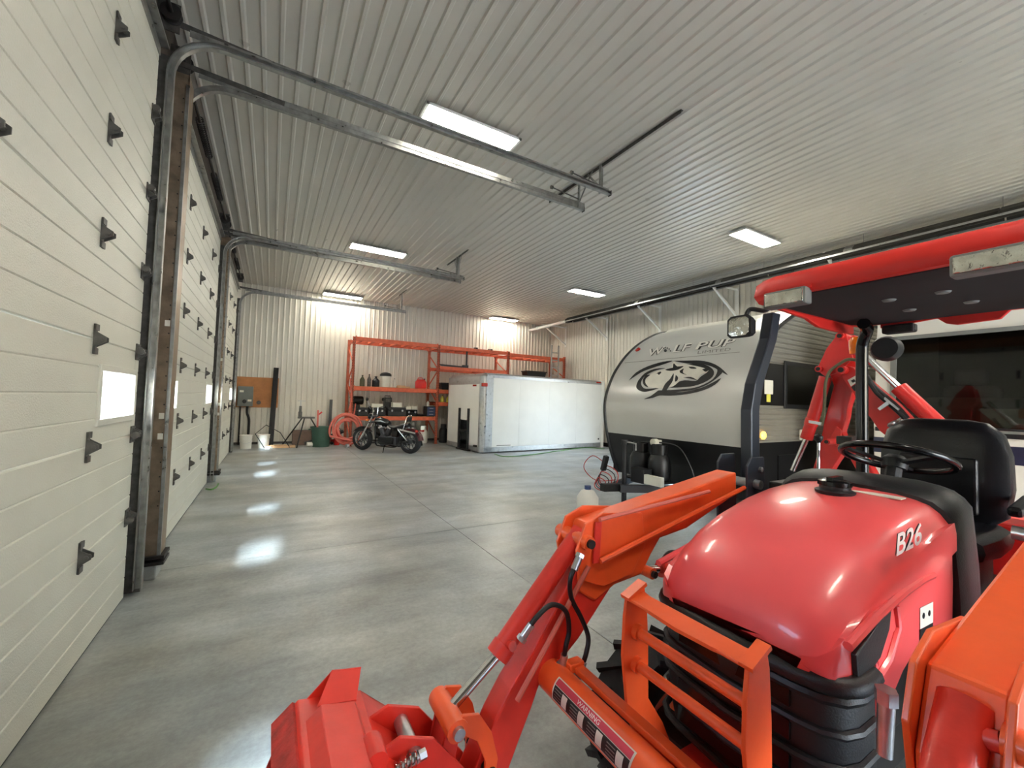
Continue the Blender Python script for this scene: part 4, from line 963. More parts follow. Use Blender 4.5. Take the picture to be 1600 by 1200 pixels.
for a_ in ([(735, 600), (745, 545), (790, 585), (870, 580), (800, 625), (700, 640), (640, 625)], [(930, 588), (1000, 592), (1030, 612), (960, 612)], [(1100, 622), (1155, 608), (1185, 624), (1145, 652)],
           [(860, 722), (960, 715), (1040, 757), (950, 735)], [(600, 880), (640, 800), (700, 740), (745, 670), (735, 760), (690, 830), (640, 900), (580, 910)], [(820, 640), (870, 610), (860, 660), (910, 690), (830, 665)],
           [(400, 690), (360, 750), (372, 815), (430, 845), (392, 790), (398, 735), (450, 690)], [(500, 690), (570, 650), (590, 660), (560, 690), (540, 672)], [(770, 690), (800, 720), (790, 760), (760, 770)]): emblem(a_, 'print_black', .009)
def nose_text(s, p0, p1, hpx, m, off, shear=.25, bold=0., slant=None):
    vs, fs = text_polys(s, 1., shear, bold); x0 = min(p.x for p in vs); x1 = max(p.x for p in vs); y0 = min(p.y for p in vs); y1 = max(p.y for p in vs)
    dx, dy = p1[0]-p0[0], p1[1]-p0[1]
    MB().add([nose(p0[0]+dx*(p.x-x0)/(x1-x0), p0[1]+dy*(p.x-x0)/(x1-x0)-hpx*(p.y-y0)/(y1-y0), off) for p in vs], fs).build('lettering', m, tr, recalc=False)
def shape_text(m, off, bold):
    nose_text('W', (1015, 557), (1040, 552.5), 11, m, off, .3, bold)
    nose_text('LF', (1051, 551.5), (1082, 547.5), 11, m, off, .3, bold)
    nose_text('PUP', (1086, 547.5), (1150, 540), 11.5, m, off, .3, bold)
shape_text('print_black', .005, .065); shape_text('print_white', .0085, .012)
for (x, y, r_) in ((1040, 548.5, 2.4), (1037.5, 545, 1.1), (1040, 544, 1.1), (1043, 544.6, 1.1), (1046, 546, 1.1), (1048, 549, 1.1)):
    MB().add([nose(x+r_*math.cos(k*math.pi/5), y+r_*math.sin(k*math.pi/5), .0086) for k in range(10)], [tuple(range(10))]).build('emblem', 'print_black', tr, recalc=False)
nose_text('LIMITED', (1090, 553.5), (1142, 548), 4.2, 'print_grey', .0052, .1)
for px, py in ((997, 547),):
    p = nose(px, py, .0); MB().lathe([(0, -.01), (.05, -.01), (.045, .02), (0, .03)], p, (-.8, 0, .55), 12).build('nose_marker', 'marker_red', tr, smooth=True)
# seam line under the lettering
MB().add([q for x in range(0, 21) for q in (nose(976+x*9.0, 567.5-x*.85, .002), nose(976+x*9.0, 566.8-x*.85, .002))], [(2*i, 2*i+2, 2*i+3, 2*i+1) for i in range(20)]).build('panel_seam', 'print_grey', tr, recalc=False)
# hitch: A-frame, coupler, jack, propane cover, battery, cables
cy = 4.17
for s in (-1, 1): MB().bar((5.5, cy+s*.75, .42), (4.12, cy+s*.06, .42), .06, .1).build('hitch_beam', 'trailer_black', tr)
MB().bar((4.2, cy, .42), (3.86, cy, .44), .1, .1).build('coupler', 'dark_steel', tr, bevel=.01)
MB().cyl((4.26, cy, .03), (4.26, cy, 1.02), .035, 12).cyl((4.26, cy, 1.0), (4.26, cy, 1.06), .05, 12).lathe([(0, 0), (.11, 0), (.11, .012), (0, .012)], (4.26, cy, 0), n=16).build('tongue_jack', 'black_plastic', tr, smooth=True)
MB().tube([(4.26, cy, 1.04), (4.26, cy-.2, 1.03), (4.26, cy-.2, .94)], .012, 6).build('jack_crank', 'zinc', tr)
MB().span((4.56, cy-.34, .48), (4.96, cy+.34, .50)).build('tank_tray', 'dark_steel', tr)
for s in (-1, 1):
    tk_ = MB().lathe([(.05, 0), (.14, .01), (.155, .06), (.155, .28), (.12, .36), (.05, .38)], (4.76, cy+s*.17, .50), n=20).build('propane_tank', 'trailer_black', tr, smooth=True)
    MB().lathe([(.105, .36), (.11, .5), (.1, .5), (.095, .36)], (4.76, cy+s*.17, .50), n=16).build('collar', 'trailer_black', tk_, smooth=True)
    MB().lathe([(.02, .38), (.02, .46), (.0, .46)], (4.76, cy+s*.17, .50), n=10).build('valve', 'zinc', tk_)
MB().box((4.9, cy-.02, 1.02), (.1, .06, .06)).lathe([(0, -.04), (.05, -.04), (.05, .04), (0, .04)], (4.82, cy-.03, 1.02), (1, 0, 0), 14).build('regulator', 'paper', tr, smooth=True)
MB().tube(smooth_path([(4.86, cy-.06, 1.02), (4.98, cy-.3, .98), (5.04, cy-.45, .75), (5.1, cy-.5, .5)]), .012, 6).tube(smooth_path([(4.80, cy+.0, 1.02), (4.74, cy+.2, 1.0), (4.74, cy+.17, .95)]), .01, 6).build('gas_hose', 'hose_black', tr, smooth=True)
MB().span((4.40, cy-.22, .48), (4.56, cy+.02, .68)).build('battery', 'black_plastic', tr, bevel=.01); MB().span((4.38, cy-.52, .50), (4.44, cy-.24, .62)).build('data_sticker', 'paper', tr)
for k in range(5):
    r_ = .1+.02*k; pts = [(4.0+.04*k+.02*math.sin(a_*3), cy+.2+r_*math.cos(a_), (.44+r_*.9*math.sin(a_)+.02*k)) for a_ in [i*2*math.pi/20 for i in range(21)]]
    MB().tube(pts, .007, 5, closed=False).build('coiled_cable', 'cable_red' if k % 2 == 0 else 'hose_black', tr, smooth=True)
MB().tube(smooth_path([(4.2, cy+.1, .5), (4.1, cy+.4, .45), (4.0, cy+.55, .62), (4.05, cy+.42, .8), (4.15, cy+.25, .7)]), .006, 5).build('breakaway_wire', 'cable_red', tr, smooth=True)
MB().box((4.1, cy+.22, .72), (.07, .06, .22), Matrix.Rotation(.3, 3, 'X')).build('plug', 'black_plastic', tr, bevel=.01)
p = Vector((3.80, cy+.22, 0)); t = thing('water_jug', 'white translucent jug on a block under the trailer hitch', 'jug', p)
MB().lathe([(.0, 0), (.14, 0), (.15, .02), (.15, .25), (.09, .34), (.04, .36), (0, .36)], p+Vector((0, 0, .02)), n=18).build('body', 'pail_white', t, smooth=True); MB().lathe([(.045, .36), (.045, .41), (0, .41)], p+Vector((0, 0, .02)), n=12).build('cap', 'blue_tool', t); MB().box(p+Vector((0, 0, .01)), (.34, .34, .02)).build('base', 'black_plastic', t)

mat('dash_grey', (170, 172, 166), .6, var=.06)
# ================================================================ WHITE MOTORHOME behind the tractor
MX, MY0, MY1 = 6.0, -.35, 2.02
mh = thing('motorhome', 'white motorhome with large dark windshield behind the tractor seat', 'motorhome', (8.2, .83, 0))
MB().prismY([(MX, .45), (MX, 1.36), (MX+.05, 1.36), (MX+.05, .45)], MY0, MY1).build('front_panel', 'vehicle_white', mh, bevel=.01)
MB().span((MX-.006, MY0, 1.10), (MX+.002, MY1, 1.27)).build('blue_stripe', 'vehicle_blue', mh)
MB().span((MX-.02, MY0+.02, 1.34), (MX+.06, MY1-.02, 1.385)).build('cowl_strip', 'black_plastic', mh)
MB().prismY([(MX+.10, 2.40), (MX+.13, 2.62), (MX+.25, 2.90), (MX+.5, 3.05), (MX+.6, 3.05), (MX+.3, 2.85), (MX+.18, 2.60), (MX+.16, 2.40)], MY0, MY1).build('front_cap', 'vehicle_white', mh, smooth=True)
for y0, y1 in ((MY0, MY0+.16), (MY1-.16, MY1)): MB().prismY([(MX, 1.36), (MX+.10, 2.40), (MX+.17, 2.40), (MX+.07, 1.36)], y0, y1).build('windshield_pillar', 'vehicle_white', mh)
fr = MB(); 
for a, b_ in (((MX+.02, MY0+.16, 1.40), (MX+.095, MY0+.16, 2.39)), ((MX+.02, MY1-.16, 1.40), (MX+.095, MY1-.16, 2.39)), ((MX+.095, MY0+.14, 2.39), (MX+.095, MY1-.14, 2.39)), ((MX+.01, MY0+.14, 1.39), (MX+.01, MY1-.14, 1.39))): fr.bar(a, b_, .05, .04)
fr.build('windshield_frame', 'grey_trim', mh)
MB().prismY([(MX+.012, 1.40), (MX+.10, 2.38), (MX+.106, 2.38), (MX+.018, 1.40)], MY0+.16, MY1-.16).build('windshield', 'tinted_glass', mh)
MB().prismY([(MX+.06, 1.30), (MX+.16, 1.66), (MX+.3, 1.74), (MX+.6, 1.70), (MX+.7, 1.3)], MY0+.2, MY1-.34).build('dashboard', 'dash_grey', mh, bevel=.05, seg=3)
MB().prism([(MX+.035, MY0+.25, 1.44), (MX+.035, 1.20, 1.44), (MX+.05, 1.20, 1.62), (MX+.05, MY0+.25, 1.62)], (.004, 0, 0)).build('paper_sign', 'paper', mh)
for y in (.3, 1.5):
    st = MB().box((MX+1.2, y, 1.55), (.16, .5, .7)).build('cab_seat', 'grey_trim', mh, bevel=.06, seg=3); MB().box((MX+1.2, y, 2.0), (.12, .28, .2)).build('headrest', 'grey_trim', st, bevel=.04)
MB().span((MX+2.0, MY0+.05, .5), (MX+2.03, MY1-.05, 3.0)).build('cab_partition', 'black_plastic', mh)
for y0, y1 in ((MY0, MY0+.03), (MY1-.03, MY1)): MB().prismY([(MX+.02, .45), (MX+.02, 1.36), (MX+.12, 2.40), (MX+.5, 3.05), (10.4, 3.05), (10.4, .45)], y0, y1).build('side_wall', 'vehicle_white', mh)
MB().span((MX+.45, MY0, 3.02), (10.4, MY1, 3.06)).build('roof', 'vehicle_white', mh); MB().span((10.37, MY0, .45), (10.4, MY1, 3.05)).build('rear_wall', 'vehicle_white', mh); MB().span((MX+.02, MY0, .42), (10.4, MY1, .5)).build('floor_pan', 'black_plastic', mh)
MB().span((MX-.06, MY0+.02, .42), (MX+.04, MY1-.02, .62)).build('bumper', 'grey_trim', mh, bevel=.03)
for y in (MY0+.25, MY1-.25): MB().lathe([(.0, -.04), (.1, -.04), (.1, .0), (.05, .02), (0, .02)], (MX+.0, y, .85), (-1, 0, 0), 18).build('headlight', 'lens', mh, smooth=True)
MB().bar((MX-.0, .5, 1.41), (MX-.0, 1.3, 1.43), .02, .02).build('wiper', 'black_plastic', mh)
for x, y in ((6.9, MY0+.05), (6.9, MY1-.29), (9.3, MY0+.05), (9.3, MY1-.29)):
    w = MB().lathe([(.2, 0), (.34, 0), (.38, .03), (.38, .21), (.34, .24), (.2, .24)], (x, y, .38), (0, 1, 0), 28, cap=False).build('wheel', 'rubber', mh, smooth=True); MB().lathe([(0, .03), (.2, .01), (.2, .23), (0, .21)], (x, y, .38), (0, 1, 0), 24).build('rim', 'zinc', w, smooth=True)

# ================================================================ TRACTOR with loader and backhoe (faces -X)
YC = .76
tc = thing('tractor', 'orange-red compact tractor with front loader, canopy and rear backhoe', 'tractor', (2.2, YC, 0))
def mirY(y): return 2*.745-y
def T(mb, n, m, par=tc, **k): return mb.build(n, m, par, **k)
def xz(pts, Y): return [(p.x, p.z) for p in (onY(*q, Y) for q in pts)]

# ---- hood, lofted from cross-sections
ST = [(1.215, .20, .935, .905), (1.222, .236, .965, .893), (1.245, .262, 1.012, .885), (1.285, .274, 1.052, .885), (1.34, .280, 1.09, .892), (1.42, .284, 1.135, .915), (1.54, .287, 1.178, .95), (1.70, .290, 1.215, .995), (1.86, .292, 1.238, 1.045), (1.98, .292, 1.246, 1.075), (2.06, .292, 1.250, 1.09)]
def hood_ring(x, w, t, b):
    h = t-b; half = [(w, b), (w, b+.36*h), (w-.005, b+.58*h), (w-.02, t-.075), (w-.04, t-.045), (w-.068, t-.022), (w-.105, t-.010), (w*.45, t), (0, t+.003)]
    L_ = [Vector((x, YC+a, z)) for a, z in half]; R_ = [Vector((x, YC-a, z)) for a, z in half[:-1]][::-1]
    return L_+R_
hood = T(MB().loft([hood_ring(*s) for s in ST]), 'hood', 'hood_red', smooth=True, bevel=.0)
# radiator cap on top at the rear
T(MB().lathe([(.062, 0), (.065, .012), (.05, .02), (.05, .03)], (1.90, YC, 1.238), n=20), 'cap_base', 'black_plastic', smooth=True)
T(MB().lathe([(.042, 0), (.055, .004), (.055, .02), (.04, .026), (0, .026)], (1.90, YC, 1.266), n=12).box((1.90, YC, 1.296), (.09, .02, .014)), 'filler_cap', 'black_gloss', smooth=True)
T(MB().box((1.99, YC-.1, 1.247), (.05, .15, .004)), 'hood_sticker', 'paper')
# side panels with vent
SPX = [(1318, 1008), (1360, 962), (1405, 915), (1452, 872), (1463, 905), (1470, 962), (1440, 1005), (1412, 1052), (1392, 1100), (1378, 1150), (1350, 1180), (1316, 1196), (1308, 1090)]
SP = xz(SPX, .475)
def hood_low(x):
    q = min(ST, key=lambda r_: abs(r_[0]-x)); return q[3]
SP[3:6] = [(2.05, 1.11), (2.055, .98), (2.04, .80)]
SP = [(max(x, 1.425), min(z, hood_low(max(x, 1.425))+.012)) for x, z in SP]
VP = xz([(1342, 1026), (1370, 985), (1398, 940), (1394, 985), (1380, 1030), (1346, 1078)], .468)
for s in (1, -1):
    y0 = YC-s*.285; y1 = YC-s*.25
    T(MB().prismY(SP, y0, y1), 'side_panel', 'hood_red', bevel=.012)
    T(MB().prismY(VP, YC-s*.2875, YC-s*.24), 'side_vent', 'worn_red' if 0 else 'black_plastic', bevel=.004)
    # raised swoop above the vent
    T(MB().tube([Vector((p.x, YC-s*.287, p.z)) for p in (onY(*q, .473) for q in ((1325, 1010), (1372, 960), (1412, 925), (1440, 905), (1456, 898)))], .012, 8), 'panel_crease', 'hood_red', smooth=True)
    T(MB().tube([Vector((p.x, YC-s*.287, p.z)) for p in (onY(*q, .473) for q in ((1398, 945), (1402, 980), (1388, 1030), (1360, 1075), (1345, 1085)))], .01, 8), 'panel_crease', 'hood_red', smooth=True)
# grille: dark nose below the hood, wrapping both corners
rings = []
for z, w, x0 in ((.905, .268, 1.236), (.885, .276, 1.228), (.84, .279, 1.224), (.70, .281, 1.228), (.56, .279, 1.24), (.46, .27, 1.258), (.42, .25, 1.28)):
    pl = []
    for a, dx in ((-w, .20), (-w, .10), (-w+.015, .05), (-w+.05, .018), (-w+.1, .004), (0, -.012), (w-.1, .004), (w-.05, .018), (w-.015, .05), (w, .10), (w, .20)): pl.append(Vector((x0+dx, YC+a, z)))
    rings.append(pl)
gr = T(MB().loft(rings), 'front_grille', 'black_plastic', smooth=True)
for k in range(5):
    z = .83-.085*k
    b = MB()
    pts = []
    for a, dx in ((-.281, .19), (-.282, .10), (-.267, .05), (-.231, .018), (-.181, .004), (0, -.014), (.181, .004), (.231, .018), (.267, .05), (.282, .10), (.281, .19)): pts.append((1.226+dx, YC+a*1.003, z))
    T(b.tube(pts, .012 if k else .016, 8), 'grille_rib', 'black_plastic', gr, smooth=True)
T(MB().tube(smooth_path([(1.226+dx, YC+a, .868) for a, dx in ((-.284, .17), (-.285, .09), (-.268, .045), (-.23, .016), (-.15, .0), (0, -.012), (.15, .0), (.23, .016), (.268, .045), (.285, .09), (.284, .17))], 3), .026, 10), 'nose_band', 'black_plastic', gr, smooth=True)
# shallow louvre band
for k in range(4):
    T(MB().box((1.222, YC, .80-.085*k), (.012, .34, .05)), 'louvre', 'black_gloss', gr)
# round badge under the hood lip
T(MB().lathe([(.026, 0), (.03, .004), (.022, .008), (0, .008)], (1.222, YC, .885), (-1, 0, .2), 20), 'badge', 'black_gloss', gr, smooth=True)
# hood lettering on both flanks
for s in (1, -1):
    o = onY(1396, 868, YC-.292) if s == 1 else None
def flank(u, v):
    a = Vector((1.605, 0, 1.055)); return Vector((a.x+u+v*.12, YC-.2905+ (v-.03)*.13 + .0, a.z+v+u*.12))
for dz, m_, off in ((0, 'print_black', .055), (1, 'print_white', .016)):
    vs_, fs_ = text_polys('B26', 1., .18, off); x0 = min(p.x for p in vs_); x1 = max(p.x for p in vs_); y0_ = min(p.y for p in vs_); y1_ = max(p.y for p in vs_)
    TXT = [onY(1397, 869, YC-.290), onY(1437, 848, YC-.290), onY(1396, 834, YC-.290)]
    MB().add([TXT[0]+(TXT[1]-TXT[0])*((p.x-x0)/(x1-x0))+(TXT[2]-TXT[0])*((p.y-y0_)/(y1_-y0_))*1.0+Vector((0, -.0025*(1+dz), 0)) for p in vs_], fs_).build('model_lettering', m_, tc, recalc=False)
def quad_decal(pts, Y, m, n='decal', off=0.): T(MB().prism([onY(*q, Y) for q in pts], (0, -.0015, 0)), n, m)
quad_decal([(1437, 881), (1457, 874), (1457, 899), (1437, 907)], YC-.286, 'paper'); quad_decal([(1440, 885), (1454, 880), (1454, 884), (1440, 889)], YC-.2876, 'print_black'); quad_decal([(1440, 893), (1454, 888), (1454, 891), (1440, 896)], YC-.2876, 'print_black')
quad_decal([(1437, 950), (1457, 940), (1457, 972), (1437, 983)], YC-.286, 'paper'); quad_decal([(1437, 984), (1457, 973), (1456, 990), (1437, 1008)], YC-.286, 'print_black')
for px, py in ((1443, 962), (1452, 958)): MB().lathe([(0, 0), (.009, 0), (.009, .001), (0, .001)], onY(px, py, YC-.288), (0, -1, 0), 12).build('decal_symbol', 'print_black', tc)
# dash cowl behind the hood
CW = [(2.065, .300, 1.262, .60), (2.10, .312, 1.282, .60), (2.20, .316, 1.295, .60), (2.30, .30, 1.285, .60), (2.38, .24, 1.25, .62)]
T(MB().loft([hood_ring(*s) for s in CW]), 'dash_cowl', 'black_plastic', smooth=True)
T(MB().span((2.36, YC-.2, .62), (2.44, YC+.2, 1.2)), 'dash_panel', 'black_plastic', bevel=.02)
# steering wheel
sc = Vector((2.49, YC+.0, 1.35)); nrm = Vector((.34, 0, .94)).normalized(); ux = Vector((0, 1, 0)); uy = nrm.cross(ux)
sw = T(MB().tube([sc+(ux*math.cos(a_)+uy*math.sin(a_))*.195 for a_ in [k*2*math.pi/36 for k in range(36)]], .0155, 10, closed=True), 'steering_wheel', 'black_gloss', smooth=True)
for a_ in (30, 150, 270): T(MB().bar(sc-nrm*.03, sc+(ux*math.cos(R(a_))+uy*math.sin(R(a_)))*.19, .03, .012, nrm), 'spoke', 'black_plastic', sw)
T(MB().lathe([(0, -.05), (.045, -.05), (.05, -.01), (.03, .01), (0, .012)], sc, nrm, 16), 'wheel_hub', 'black_plastic', sw, smooth=True)
T(MB().cyl(sc-nrm*.32, sc-nrm*.02, .03, 12), 'steering_column', 'black_plastic')
# seat
SX = 3.22
def cushion(rings_): return MB().loft(rings_)
def seat_ring(c, ax_, w, t_, up_):
    o = []
    for k in range(16):
        a_ = 2*math.pi*k/16; ca, sa = math.cos(a_), math.sin(a_)
        o.append(c + Vector((0, 1, 0))*(w*math.copysign(abs(ca)**.5, ca)) + ax_*(t_*math.copysign(abs(sa)**.6, sa)))
    return o
axb = Vector((.98, 0, -.17))
st = T(cushion([seat_ring(Vector((SX-.10+i_*.0, YC, z)), Vector((1, 0, 0)), w, t_, None) for i_, (z, w, t_) in enumerate(((1.00, .17, .05), (1.06, .235, .075), (1.2, .255, .085), (1.36, .25, .08), (1.46, .225, .07), (1.515, .17, .05), (1.53, .10, .025)))]), 'seat_back', 'vinyl_black', smooth=True)
T(MB().box((SX-.19, YC, 1.2), (.03, .3, .28)), 'back_bolster', 'vinyl_black', st, bevel=.014, seg=3)
T(cushion([[Vector((x, YC+math.copysign(abs(math.cos(2*math.pi*k/16))**.5, math.cos(2*math.pi*k/16))*w, z0+math.copysign(abs(math.sin(2*math.pi*k/16))**.6, math.sin(2*math.pi*k/16))*h_)) for k in range(16)] for x, w, h_, z0 in ((2.68, .16, .03, .94), (2.72, .23, .06, .95), (2.9, .25, .07, .95), (3.1, .25, .07, .96), (3.2, .2, .05, .97))]), 'seat_cushion', 'vinyl_black', smooth=True)
T(MB().span((2.78, YC-.18, .62), (3.12, YC+.18, .89)), 'seat_base', 'black_plastic', bevel=.02)
for s in (-1, 1): T(MB().bar((3.16, YC+s*.29, 1.16), (2.86, YC+s*.29, 1.13), .05, .045), 'arm_rest', 'vinyl_black', bevel=.015)
# platform, fenders, chassis
T(MB().span((2.05, YC-.52, .52), (2.85, YC+.52, .56)), 'foot_platform', 'loader_red', bevel=.01)
quad = MB().prism([onZ(1475, 905, .565), onZ(1520, 918, .565), onZ(1514, 935, .565), onZ(1475, 922, .565)], (0, 0, .002)); T(quad, 'platform_decal', 'paper')
T(MB().span((1.35, YC-.18, .34), (3.6, YC+.18, .66)), 'chassis', 'dark_steel', bevel=.02)
T(MB().span((1.40, YC-.2, .50), (2.05, YC+.2, .95)), 'engine_block', 'dark_steel', bevel=.03)
for s in (-1, 1):
    y0, y1 = YC+s*.34, YC+s*.70
    arcp = [(2.95+.56*math.cos(R(a_)), .50+.56*math.sin(R(a_))) for a_ in range(10, 166, 12)]; inn = [(2.95+.53*math.cos(R(a_)), .50+.53*math.sin(R(a_))) for a_ in range(10, 166, 12)]
    T(MB().prismY(arcp+inn[::-1], y0, y1), 'rear_fender', 'hood_red', smooth=True)
    T(MB().prismY(arcp, y0, y0+s*.012), 'fender_side', 'hood_red')
# wheels with lugs
def tire(x, y, r, w, rim_r, lugs):
    o = Vector((x, y, r))
    tt = T(MB().lathe([(rim_r, -w*.45), (r*.84, -w*.5), (r*.94, -w*.42), (r*.955, 0), (r*.94, w*.42), (r*.84, w*.5), (rim_r, w*.45)], o, (0, 1, 0), 36, cap=False), 'wheel', 'rubber', smooth=True)
    lg = MB()
    for k in range(lugs):
        for s in (-1, 1):
            a0 = 2*math.pi*(k+(.5 if s > 0 else 0))/lugs; P_ = []
            for f_, da in ((.02, 0.), (.5, .18*24/lugs)):
                a_ = a0+da; P_.append(o+Vector((math.cos(a_)*r*.965, s*f_*w, math.sin(a_)*r*.965)))
            rad = Vector((math.cos(a0), 0, math.sin(a0))); lg.bar(P_[0], P_[1], r*.085, r*.09, rad)
    q = T(lg, 'tread_lugs', 'rubber', tt); q['kind'] = 'stuff'
    T(MB().lathe([(0, w*.1), (rim_r*.5, w*.1), (rim_r*.8, w*.3), (rim_r, w*.42), (rim_r, -w*.42), (rim_r*.8, -w*.3), (rim_r*.5, -w*.1), (0, -w*.1)], o, (0, 1, 0), 28), 'rim', 'loader_orange', tt, smooth=True)
    return tt
for s in (-1, 1):
    tire(1.42, YC+s*.44, .295, .21, .16, 16); tire(2.95, YC+s*.53, .49, .30, .24, 20)
T(MB().cyl((1.42, YC-.4, .30), (1.42, YC+.4, .30), .05, 12), 'front_axle', 'dark_steel'); T(MB().cyl((2.95, YC-.4, .49), (2.95, YC+.4, .49), .07, 12), 'rear_axle', 'dark_steel')

# ---- grille guard
GX = 1.0
gg = MB(); 
gy = [onX(980, 935, GX).y, onX(1165, 1030, GX).y]; hw = .19
guard = T(MB().prism([(GX-.01, YC-hw, .955), (GX+.05, YC-hw, .965), (GX+.05, YC+hw, .965), (GX-.01, YC+hw, .955)], (0, 0, -.01)), 'grille_guard', 'loader_orange', bevel=.004)
# the top strap bows forward
T(MB().loft([[Vector((GX+.01-b_, YC+a, .955)), Vector((GX+.062-b_, YC+a, .962)), Vector((GX+.062-b_, YC+a, .952)), Vector((GX+.01-b_, YC+a, .945))] for a, b_ in ((-hw, 0), (-.1, .022), (0, .03), (.1, .022), (hw, 0))]), 'top_strap', 'loader_orange', guard)
for s in (-1, 1):
    y0 = YC+s*hw
    T(MB().prismY([(GX-.012, .955), (GX+.06, .985), (GX+.075, .93), (GX+.085, .80), (GX+.09, .62), (GX+.16, .52), (GX+.22, .40), (GX+.20, .34), (GX+.10, .36), (GX-.0, .60), (GX-.025, .78), (GX-.02, .90)], y0-.006, y0+.006), 'side_plate', 'loader_orange', guard, bevel=.002)
    T(MB().box((GX+.022, y0+s*.02*0, .972), (.085, .034, .012), Matrix.Rotation(-.4, 3, 'Y')), 'plate_flange', 'loader_orange', guard)
for z, dx in ((.845, .03), (.745, .03)):
    T(MB().cyl((GX+dx, YC-hw, z), (GX+dx, YC+hw, z), .0155, 14), 'cross_bar', 'loader_orange', guard, smooth=True)
    for s in (-1, 1): T(MB().lathe([(.024, -.012), (.024, .012)], (GX+dx, YC+s*(hw-.012), z), (0, 1, 0), 14), 'weld_collar', 'loader_orange', guard, smooth=True)
T(MB().prism([(GX+.02, YC-hw, .56), (GX+.16, YC-hw, .44), (GX+.16, YC+hw, .44), (GX+.02, YC+hw, .56)], (.01, 0, .01)), 'skid_plate', 'loader_red', guard, bevel=.003)
T(MB().span((GX+.1, YC-.15, .36), (1.36, YC+.15, .44)), 'front_frame', 'loader_red')

